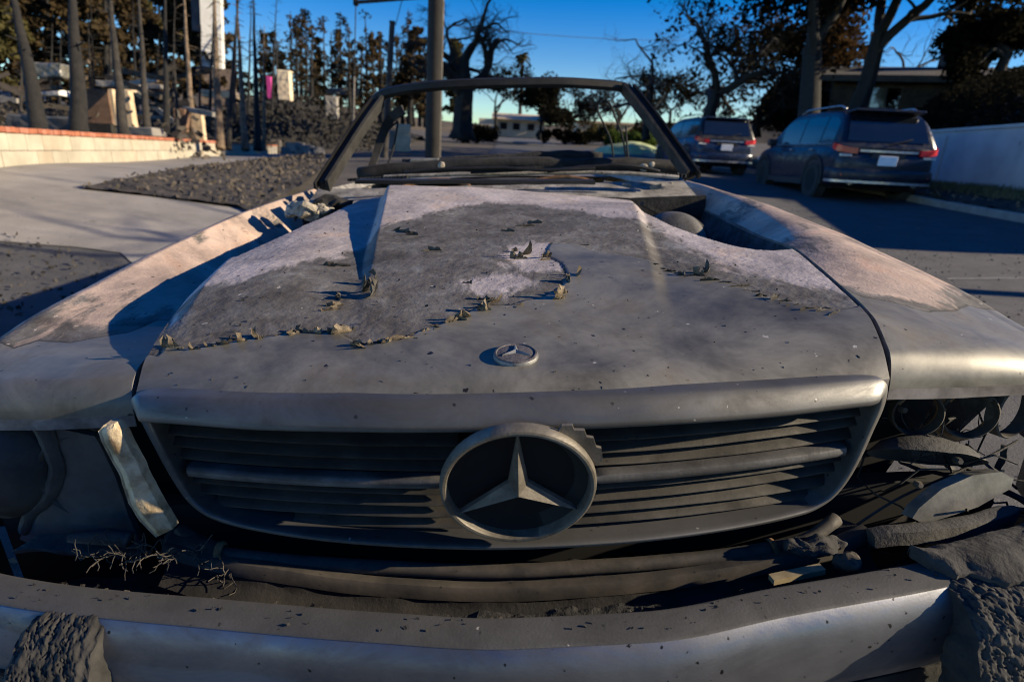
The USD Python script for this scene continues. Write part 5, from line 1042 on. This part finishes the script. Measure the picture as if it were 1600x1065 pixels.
# ---- right lamp: rust bracket, rings, dropped bowl, lens, grey bar
rb = Polygon([P(*p, y=.125)[[0, 2]] for p in [(1405, 604), (1570, 600), (1560, 640), (1535, 680), (1500, 690), (1470, 690), (1440, 690), (1405, 660)]])
for c_, r_ in (((1432, 645), .030), ((1512, 645), .034)):
    q = P(*c_, y=.125); rb = rb.difference(Point(q[0], q[2]).buffer(r_))
for c_ in ((1458, 612), (1480, 632)):
    q = P(*c_, y=.125); rb = rb.difference(Point(q[0], q[2]).buffer(.006))
lampR = part(car, 'lamp_bracket', rough(fine(plate(rb, .003, (0, .128, 0), (1, 0, 0), (0, 0, 1)), .012), .002, 30, 4), _m['rust'], 40, label='rusty bracket of the missing right headlamp')
for c_, r_, y_ in (((1432, 645), .031, .12), ((1512, 645), .035, .12), ((1580, 640), .040, .13)):
    part(lampR, 'lamp_ring', place(lathe([(r_, -.010), (r_ + .003, -.010), (r_ + .003, .006), (r_ + .001, .008), (r_, .006), (r_, -.010)], 40), P(*c_, y=y_), (-.25 if r_ < .038 else .35, -1, .05)), _m['tube_metal'], 40)
bw = lathe([(0, -.035), (.03, -.032), (.055, -.020), (.072, .0), (.074, .004), (.070, .003), (.052, -.016), (.03, -.027), (0, -.030)], 48)
bw.apply_scale((1.28, .74, .8))
part(car, 'lamp_bowl', rough(place(bw, P(1448, 712, y=.115), (-.12, -.60, -.80), (.25, -.6, .6)), .003, 24, 3), _m['lamp_grey'], 45, label='fallen grey headlamp bowl')
part(car, 'lamp_housing', plate(Polygon([(.505, .70), (.70, .69), (.68, .60), (.62, .47), (.45, .47), (.49, .55)]), .012, (0, .21, 0), (1, 0, 0), (0, 0, 1)), _m['dead_black'])
part(car, 'burnt_wiring', fibres(26, lambda r: P(r.uniform(1410, 1540), r.uniform(668, 695), y=.13), .05, 9, .0010), _m['char_rubber'], True, kind='stuff')
rod = smoothpath([P(1335, 822, y=.05), P(1420, 770, y=.07), P(1500, 735, y=.10), P(1590, 688, y=.14)], 20)
part(car, 'thin_rod', tube(rod, .0018, 8), _m['soot_metal'], True)
rcl = np.random.default_rng(51)
for k in range(16):
    px, py = (rcl.uniform(1360, 1560), rcl.uniform(675, 850)) if k < 10 else (rcl.uniform(20, 240), rcl.uniform(690, 850))
    p = P(px, py, y=.15 + rcl.uniform(0, .06)); dv = rcl.normal(0, 1, 3); dv /= np.linalg.norm(dv)
    part(car, 'broken_bracket', rough(fine(bar(p - dv * .05, p + dv * .05, rcl.uniform(.008, .022), .004), .02), .006, 25, k), _m[['soot_metal', 'lamp_grey', 'tube_metal', 'soot_metal'][k % 4]], 40)
part(car, 'burnt_wiring', fibres(18, lambda r: P(r.uniform(1340, 1540), r.uniform(700, 840), y=.14), .14, 19, .0018), _m['soot_metal'], True, kind='stuff')
for px, py, y_ in ((1412, 640, .115), (1470, 608, .115), (1545, 622, .11), (1436, 757, .07), (1498, 720, .07)):
    part(car, 'bolt', place(lathe([(0, .004), (.004, .004), (.0055, .0), (.0055, -.006), (0, -.006)], 6), P(px, py, y=y_), (0, -1, .3)), _m['tube_metal'])
le = Polygon([(0, 0), (.02, -.012), (.11, -.004), (.165, .012), (.172, .026), (.15, .04), (.10, .044), (.05, .034), (.01, .012)])
m = fine(plate(le, .018, P(1408, 802, y=.055), (.98, .18, .05), (-.05, .25, .95)), .012)
part(car, 'indicator_lens', rough(m, .0012, 12, 3), _m['lens_grey'], 50, label='melted pale indicator lens under the right lamp')
gb = smoothpath([P(*p, y=y_) for p, y_ in [((1360, 838), .02), ((1400, 832), .02), ((1480, 825), .035), ((1545, 812), .06), ((1585, 796), .09)]], 30)
part(car, 'valance_bar', rough(sweep(gb, [(-.012, -.016), (-.012, .008), (-.004, .012), (.012, .010), (.014, -.014)], scale=np.r_[np.linspace(.8, 1, 25), np.linspace(1, .5, 5)]), .002, 30, 5), _m['lamp_grey'], 45)
part(car, 'lamp_strut', bar(P(1335, 860, y=.03), P(1450, 795, y=.09), .016, .006), _m['tube_metal'])
part(car, 'lamp_strut', bar(P(1430, 872, y=.02), P(1485, 838, y=.07), .012, .006), mat('gold_strip', (.26, .2, .11), (.45, .37, .22), 30, .6, .3), label='yellowish strut below the right lamp')
part(car, 'lamp_strut', bar(P(1205, 905, y=-.03), P(1285, 888, y=-.02), .012, .008), _m['gold_strip'])
part(car, 'molten_lump', rough(trimesh.creation.icosphere(3, .014).apply_translation(P(1325, 878, y=-.01)), .010, 60, 7), _m['tube_metal'], True)
part(car, 'molten_lump', rough(trimesh.creation.icosphere(3, .02).apply_scale((2.4, .6, .6)).apply_translation(P(1270, 852, y=.015)), .012, 60, 9), _m['char_rubber'], True)

# ---- windscreen frame
hd = [P(px, py, y=y) for px, py, y in [(583, 159, 1.94), (596, 146, 1.93), (640, 136, 1.91), (700, 130, 1.89), (782, 127, 1.88), (860, 126, 1.89), (930, 129, 1.91), (974, 134, 1.93), (985, 142, 1.94)]]
hd = smoothpath(hd, 60)
hprof = [(-.03, -.030), (-.034, -.012), (-.030, .006), (-.020, .010), (-.018, .004), (-.008, .004), (-.006, .012), (.010, .016), (.024, .008), (.026, -.02), (.01, -.036)]
wf = part(car, 'windscreen_frame', sweep(hd, np.array(hprof) * [.85, .78]), _m['windshield_frame'], 45)
for side in (-1, 1):
    a = [P(*p, y=y) for p, y in ([((590, 158), 1.925), ((560, 200), 1.80), ((530, 247), 1.68), ((503, 290), 1.56)] if side < 0 else [((981, 138), 1.925), ((1012, 176), 1.80), ((1048, 226), 1.68), ((1082, 274), 1.56)])]
    a = smoothpath(a, 20)
    for k, (off, w, h) in enumerate([(.0, .013, .02), (.022, .009, .026), (-.019, .006, .016)]):
        q = a - np.array([side * off, .012 * k, 0])
        part(wf, 'pillar_rail', sweep(q, [(-w, -h), (-w * .6, h), (w * .6, h), (w, -h)], up=(0, -1, .4)), _m['windshield_frame'] if k != 1 else _m['soot_metal'], 40)
    part(wf, 'pillar_seal', tube(a - np.array([side * .012, -.02, 0]), .006, 8), _m['tube_metal'], True)
# bent strips hanging inside the frame
q = smoothpath([P(630, 172, y=1.95), P(612, 184, y=1.97), P(600, 205, y=1.97), P(588, 240, y=1.95), P(576, 272, y=1.9)], 20)
part(wf, 'hanging_strip', sweep(q, [(-.018, -.006), (-.018, .006), (.018, .006), (.018, -.006)], up=(0, -1, .2), scale=np.linspace(1.1, .75, 20)), _m['soot_metal'], 40)
for l in ([(938, 152), (934, 170), (944, 195), (955, 222), (958, 245)], [(940, 158), (950, 160), (962, 185), (974, 220), (978, 252)], [(605, 205), (622, 190), (616, 225), (604, 262)], [(978, 196), (980, 232), (982, 250)]):
    part(wf, 'wire', tube(smoothpath([P(*p, y=1.97) for p in l], 16), .0045, 6), _m['black_char'], True)

# ---- cowl, firewall, dashboard remains
cx = np.linspace(-.70, .73, 60)
cow = np.stack([np.stack([cx, 1.45 + .18 * t + .10 * (cx / .7) ** 2 * t + 0 * cx, .868 + .045 * t - .03 * (cx / .7) ** 2 * (1 - t) - .02 * max(0, t - .8) * 5], -1) for t in np.linspace(0, 1, 14)])
cow[..., 2] += .008 * (meshkit.fbm(cow * 9, 3, 3) - .5)
cowl = part(car, 'cowl_panel', grid(cow), _m['cowl_metal'], 50)
part(cowl, 'cowl_grille', rough(fine(bar(P(560, 283, y=1.38), P(925, 284, y=1.38), .10, .012), .06), .004, 12, 1), _m['windshield_frame'], 40)
for k in range(24):
    p = P(938 + k * 5.6, 271.5 + k * .25, y=1.52)
    part(cowl, 'louvre', box(p + [0, 0, .006], (.006, .03, .012), rz=.5), _m['dead_black'])
for k in range(16):
    p = P(548 + k * 6, 283 - k * .3, y=1.50)
    part(cowl, 'louvre', box(p + [0, 0, .005], (.006, .03, .010), rz=-.4), _m['dead_black'])
def rodpart(parent, name, l, r, m, y, lab=None, sc=1.0):
    q = smoothpath([P(*p, y=y) for p in l], 20)
    return part(parent, name, rough(tube(q, r, 8), r * .35, 25, int(l[0][0])), m, True, label=lab)
wp = rodpart(car, 'wiper_arm', [(632, 270), (700, 264), (780, 262), (852, 266), (930, 263)], .006, _m['windshield_frame'], 1.46)
part(wp, 'wiper_blade', rough(bar(P(735, 268, y=1.47), P(850, 263, y=1.47), .012, .016), .001, 20), _m['black_char'])
rodpart(car, 'wiper_arm', [(855, 268), (905, 262), (960, 258), (1030, 268)], .006, _m['windshield_frame'], 1.47)
rodpart(car, 'scorched_rail', [(600, 277), (700, 273), (800, 271), (930, 270), (1060, 277)], .007, _m['cowl_metal'], 1.50)
rodpart(car, 'dashboard_frame', [(630, 257), (700, 254), (790, 249), (880, 244), (940, 248)], .022, _m['black_char'], 1.80)
rodpart(car, 'dashboard_frame', [(560, 272), (640, 263), (720, 258), (850, 256), (1010, 258), (1060, 262)], .026, _m['soot_metal'], 1.76)
part(car, 'instrument_hump', rough(trimesh.creation.icosphere(3, .06).apply_scale((1, .7, .6)).apply_translation(P(905, 250, y=1.85)), .012, 20, 5), _m['black_char'], True)
part(car, 'dashboard_lump', rough(box(P(665, 255, y=1.78), (.12, .05, .035), bev=.006), .004, 20), _m['lens_grey'])
for px, py, s in ((1018, 258, .012), (1006, 262, .016), (690, 258, .014)):
    part(car, 'dashboard_lump', rough(trimesh.creation.icosphere(2, s).apply_translation(P(px, py, y=1.6)), s * .3, 60, px), _m['ash_plate'], True)
fw = np.array([P(px, py, y=1.50) for px, py in [(935, 278), (1086, 276), (1088, 300), (1040, 322), (940, 316)]])
fwp = Polygon([(p[0], p[2]) for p in fw])
rfw = np.random.default_rng(9); xf_ = np.linspace(fw[0][0], fw[1][0], 8)
for k in range(7):
    q = Polygon([(xf_[k] + .002, .70), (xf_[k + 1] - rfw.uniform(.001, .012), .70), (xf_[k + 1] - rfw.uniform(.001, .02), .905 - rfw.uniform(.0, .03)), (xf_[k] + rfw.uniform(0, .01), .905 - rfw.uniform(0, .03))]).intersection(fwp.buffer(.01))
    part(car, 'firewall', rough(fine(plate(q, .012, (0, 1.42 + rfw.uniform(-.03, .02), 0), (1, 0, 0), (0, rfw.uniform(.1, .4), 1)), .012), .005, 45, k), [_m['ash_plate'], _m['cowl_metal']][k % 2], 50)
part(car, 'firewall_back', plate(Polygon([(-.70, .40), (.74, .40), (.74, .86), (-.70, .84)]), .02, (0, 1.46, 0), (1, 0, 0), (0, 0, 1)), _m['soot_metal'])
# engine bay: inner fender walls, booster dome, left lump
for side, gp in ((-1, gapL), (1, gapR)):
    ys = np.linspace(.18, 1.48, 60); T = np.linspace(0, 1, 26)
    zt = (zL if side < 0 else zR)(ys) - .006
    V = np.stack([np.repeat(gp(ys)[:, None] + side * .001, 26, 1) - side * (.05 * smooth(T * 3)[None] + .10 * T[None] ** 2), np.repeat(ys[:, None], 26, 1), zt[:, None] - .34 * T[None]], -1)
    V[..., 0] += .012 * (meshkit.fbm(V * [30, 8, 14], 4, 5) - .5)
    iw = grid(V if side < 0 else V[::-1])
    part(car, 'inner_fender', iw, _m['inner_fender'], 50)
    part(car, 'inner_fender_rib', tube(smoothpath(np.c_[gp(ys[8::8]) - side * .055, ys[8::8], zt[8::8] - .10], 30), .007, 6), _m['soot_metal'], True)
part(car, 'engine_block', rough(box((0, .9, .55), (.6, .9, .35), bev=.05), .02, 8), _m['black_char'])
bd = lathe([(0, .045), (.03, .045), (.034, .036), (.065, .034), (.085, .022), (.100, .006), (.106, -.016), (.106, -.06), (0, -.06)], 48)
bo = part(car, 'brake_booster', rough(place(bd, P(1050, 378, y=1.06), (-.15, -.75, .62)), .004, 14, 3), _m['dome_metal'], 45)
part(bo, 'booster_band', place(lathe([(.104, -.022), (.113, -.018), (.113, -.010), (.102, -.002), (.104, -.022)], 48), P(1050, 378, y=1.06), (-.15, -.75, .62)), _m['soot_metal'], 40)
part(car, 'hinge_bracket', rough(bar(P(1003, 318, y=1.2), P(1040, 338, y=1.2), .03, .01), .003, 30), _m['soot_metal'])
part(car, 'inner_clutter', cat_([rough(trimesh.creation.icosphere(2, r_ * .6), .015, 20, k).apply_translation((x_, y_, z_)) for k, (x_, y_, z_, r_) in enumerate([(.50, 1.2, .70, .09), (.58, 1.0, .68, .07), (.52, .85, .62, .08), (.60, 1.32, .74, .07), (-.5, 1.2, .66, .08), (-.55, 1.0, .66, .06)])]), _m['inner_fender'], True, kind='stuff')
part(car, 'molten_lump', rough(trimesh.creation.icosphere(4, .045).apply_scale((1.5, .9, .6)).apply_translation(P(482, 331, y=1.18)), .030, 28, 3), _m['ash_plate'], True, label='pale melted lump in the left bonnet gap')
part(car, 'molten_lump', rough(trimesh.creation.icosphere(3, .03).apply_scale((2.2, .8, .6)).apply_translation(P(520, 318, y=1.25)), .022, 30, 8), _m['soot_metal'], True)
rodpart(car, 'hinge_rod', [(460, 345), (468, 330), (490, 318), (505, 312)], .004, _m['black_char'], 1.16)

# ---- rest of the body
for side in (-1, 1):
    ys = np.linspace(1.90, 4.1, 40); row = []
    for y in ys:
        zt = .875 - .03 * smooth((y - 3.4) / .6); w = .87 - .10 * smooth((y - 3.5) / .6)
        row.append([(side * (w - .12), y, zt - .03), (side * (w - .09), y, zt), (side * (w - .02), y, zt - .02), (side * w, y, zt - .09), (side * (w + .005), y, zt - .25), (side * w, y, .42), (side * (w - .04), y, .28)])
    V = np.array(row)
    part(car, 'side_panel', grid(V if side < 0 else V[::-1]), _m['cowl_metal'], 40)
xs = np.linspace(-.78, .78, 30); ys = np.linspace(3.35, 4.12, 24)
V = np.array([[(x, y, .835 + .025 * (1 - (x / .78) ** 2) - .05 * smooth((y - 3.85) / .25)) for y in ys] for x in xs])
part(car, 'boot_lid', grid(V), _m['cowl_metal'], 40)
part(car, 'tail_panel', box((0, 4.12, .55), (1.50, .03, .5)), _m['soot_metal'])
part(car, 'cabin_floor', box((0, 2.5, .32), (1.6, 1.9, .04)), _m['black_char'])
part(car, 'underbody', box((0, 2.0, .24), (1.3, 4.1, .06)), _m['dead_black'])
for x, z in ((-.38, .55), (.38, .55)):
    part(car, 'seat_frame', cat_([rough(tube(smoothpath([(x - .22, 2.5, .36), (x - .22, 2.75, .5), (x - .2, 2.95, .82), (x, 3.0, .86), (x + .2, 2.95, .82), (x + .22, 2.75, .5), (x + .22, 2.5, .36)], 40), .014, 6), .003, 20)]), _m['rust'], True)
for x in (-.73, .73):
    for y in (.80, 3.26):
        zc = .20; w = lathe([(.05, -.09), (.16, -.085), (.19, -.095), (.205, -.09), (.20, 0), (.205, .09), (.19, .095), (.17, .085), (.15, .04), (.05, .03), (.05, -.09)], 40)
        part(car, 'wheel_rim', rough(place(w, (x, y, zc), (math.copysign(1, x), 0, 0)), .004, 9), _m['soot_metal'], 40)

# ---- peeled flakes of paint standing up along the burnt edge
def flake(px, py, w, h, curl, heading, seed):
    r = np.random.default_rng(seed); p = onto(px, py, hood_z); n, k = 6, 5
    u = np.linspace(-1, 1, n); t = np.linspace(0, 1, k)
    edge = 1 + .35 * r.normal(0, 1, n)
    X_ = u[:, None] * w / 2 * (1 - .45 * t[None] ** 1.5 * r.uniform(.3, 1)) + .12 * w * r.normal(0, 1, (n, k)) * t[None]
    ang = curl * t[None] * (1 + .2 * r.normal(0, 1, (n, 1)))
    R_ = h / max(abs(curl), .2) * np.clip(edge, .4, 1.7)[:, None]
    Yv = R_ * np.sin(ang); Zv = R_ * (1 - np.cos(ang)) + .0005
    V = np.stack([X_, Yv, Zv], -1); c, s = math.cos(heading), math.sin(heading)
    V = np.stack([V[..., 0] * c - V[..., 1] * s, V[..., 0] * s + V[..., 1] * c, V[..., 2]], -1) + p - [0, 0, .001]
    a = grid(V); b = grid((V - [0, 0, .0009])[::-1]); 
    return cat_([a, b])
FL = [(268, 541, .018, .016, 2.2, 2.6), (285, 545, .016, .008, 1.2, 2.9), (306, 545, .016, .010, 1.4, 3.1), (330, 541, .014, .008, 1.5, 2.8), (352, 536, .020, .009, 1.3, 3.2), (378, 532, .012, .010, 1.8, 3.0), (408, 527, .020, .011, 2.0, 2.8), (432, 524, .016, .009, 1.4, 3.2), (456, 520, .018, .012, 2.4, 3.3), (474, 519, .026, .010, 2.6, 3.1), (500, 522, .022, .013, 2.0, 2.9), (520, 519, .02, .012, 2.2, 3.0), (534, 520, .022, .014, 2.6, 3.2), (566, 540, .022, .013, 1.8, 2.9), (586, 538, .014, .009, 1.6, 3.3), (604, 534, .024, .014, 2.3, 3.2), (622, 530, .02, .011, 1.9, 3.4), (642, 525, .016, .009, 1.4, 3.3), (662, 518, .014, .008, 1.2, 3.4), (684, 510, .016, .009, 1.6, 3.2), (704, 503, .014, .010, 1.5, 3.4), (722, 495, .024, .016, 1.3, 3.5), (752, 479, .018, .016, 1.8, 3.7), (764, 471, .022, .019, 1.7, 3.6), (758, 483, .014, .012, 1.5, 3.2), (800, 478, .020, .007, 2.4, 3.0), (815, 477, .026, .007, 2.6, 3.2), (862, 466, .022, .017, 1.5, 3.9), (870, 459, .018, .022, 1.4, 4.1), (884, 440, .020, .020, 1.9, 4.3), (889, 433, .014, .014, 1.6, 4.4), (808, 402, .026, .013, 1.9, 3.3), (818, 396, .02, .012, 1.7, 3.5), (852, 400, .024, .015, 1.6, 3.3), (860, 381, .020, .007, 1.4, 3.2), (574, 452, .016, .022, 1.6, 4.2), (580, 440, .018, .024, 1.9, 4.0), (572, 462, .018, .018, 2.2, 3.9), (526, 466, .018, .018, 2.4, 4.2), (512, 482, .026, .006, 1.6, 3.4), (522, 476, .02, .01, 2.0, 3.6), (530, 412, .040, .007, 2.4, 3.1), (515, 415, .028, .008, 2.2, 3.3), (632, 364, .040, .010, 2.6, 3.1), (645, 367, .024, .009, 2.4, 3.2), (680, 389, .026, .009, 2.7, 3.0), (668, 391, .018, .006, 2.4, 3.2), (795, 360, .040, .008, 2.4, 3.2), (822, 352, .050, .009, 2.6, 3.1), (838, 348, .034, .008, 2.2, 3.1), (730, 440, .016, .006, 1.9, 3.1), (1015, 411, .024, .004, .8, 3.1), (1030, 418, .024, .005, .9, 3.2), (1045, 424, .024, .006, 1.0, 3.0), (1078, 431, .024, .005, 1.0, 3.0), (1112, 437, .026, .006, 1.2, 3.1), (1130, 443, .026, .006, 1.3, 3.2), (1150, 449, .03, .006, 1.2, 3.1), (1170, 456, .03, .006, 1.3, 3.0), (1186, 461, .026, .005, 1.2, 3.2), (1222, 471, .03, .006, 1.5, 3.1), (1242, 477, .03, .005, 1.5, 3.0), (1062, 428, .022, .010, 1.2, 2.6), (1066, 431, .018, .012, 1.4, 2.4), (1095, 429, .016, .014, 1.6, 3.0), (1099, 426, .012, .016, 1.9, 3.3), (912, 383, .014, .007, .7, 3.1), (1190, 462, .022, .008, 1.2, 3.0), (1205, 466, .020, .007, 1.6, 3.4), (1262, 483, .034, .006, 2.0, 3.1), (1282, 487, .03, .006, 1.8, 2.9), (1300, 489, .022, .006, 1.6, 3.3), (1288, 480, .026, .005, 1.5, 2.7)]
_q = np.random.default_rng(88); FL = FL + [(px + _q.normal(0, 9), py + _q.normal(0, 3), w * .8, h * .55, cu, hd_) for px, py, w, h, cu, hd_ in FL[:34]]; rfk = np.stack([_q.normal(0, 2, len(FL)), _q.normal(0, 1.2, len(FL)), np.exp(_q.normal(.12, .28, len(FL))), np.exp(_q.normal(.02, .26, len(FL))), np.exp(_q.normal(.1, .25, len(FL))), _q.normal(0, .45, len(FL))], 1)
for k, (px, py, w, h, cu, hd_) in enumerate(FL):
    dark = 500 < px < 850 and py < 470 and px not in (808, 818) or (px > 1000 and px not in (1062, 1095)) or px in (474,)
    part(hood_p, 'paint_flake', flake(px + rfk[k, 0], py + rfk[k, 1], w * rfk[k, 2], h * rfk[k, 3], cu * rfk[k, 4], hd_ + rfk[k, 5], k), _m['flake_dark'] if dark else _m['flake'], 60)
# small dry cinders lying on the bonnet, fenders and bumper
def on_surface(r):
    x = r.uniform(-.45, .48); y = yfront(x) + r.uniform(.0, 1) ** 2 * .9 + .01
    return x, y, hz(x, y)
part(hood_p, 'cinder_flecks', flecks(190, on_surface, .0020, 7, .6), _m['black_char'], kind='stuff')
part(hood_p, 'ash_flecks', flecks(150, on_surface, .0016, 17, .6), _m['ash_fibre'], kind='stuff')
part(bump_p, 'cinder_flecks', flecks(70, lambda r: ((x := r.uniform(-.6, .6)), byr(x) - r.uniform(.004, .030), .5318), .0015, 27, .7), _m['black_char'], kind='stuff')
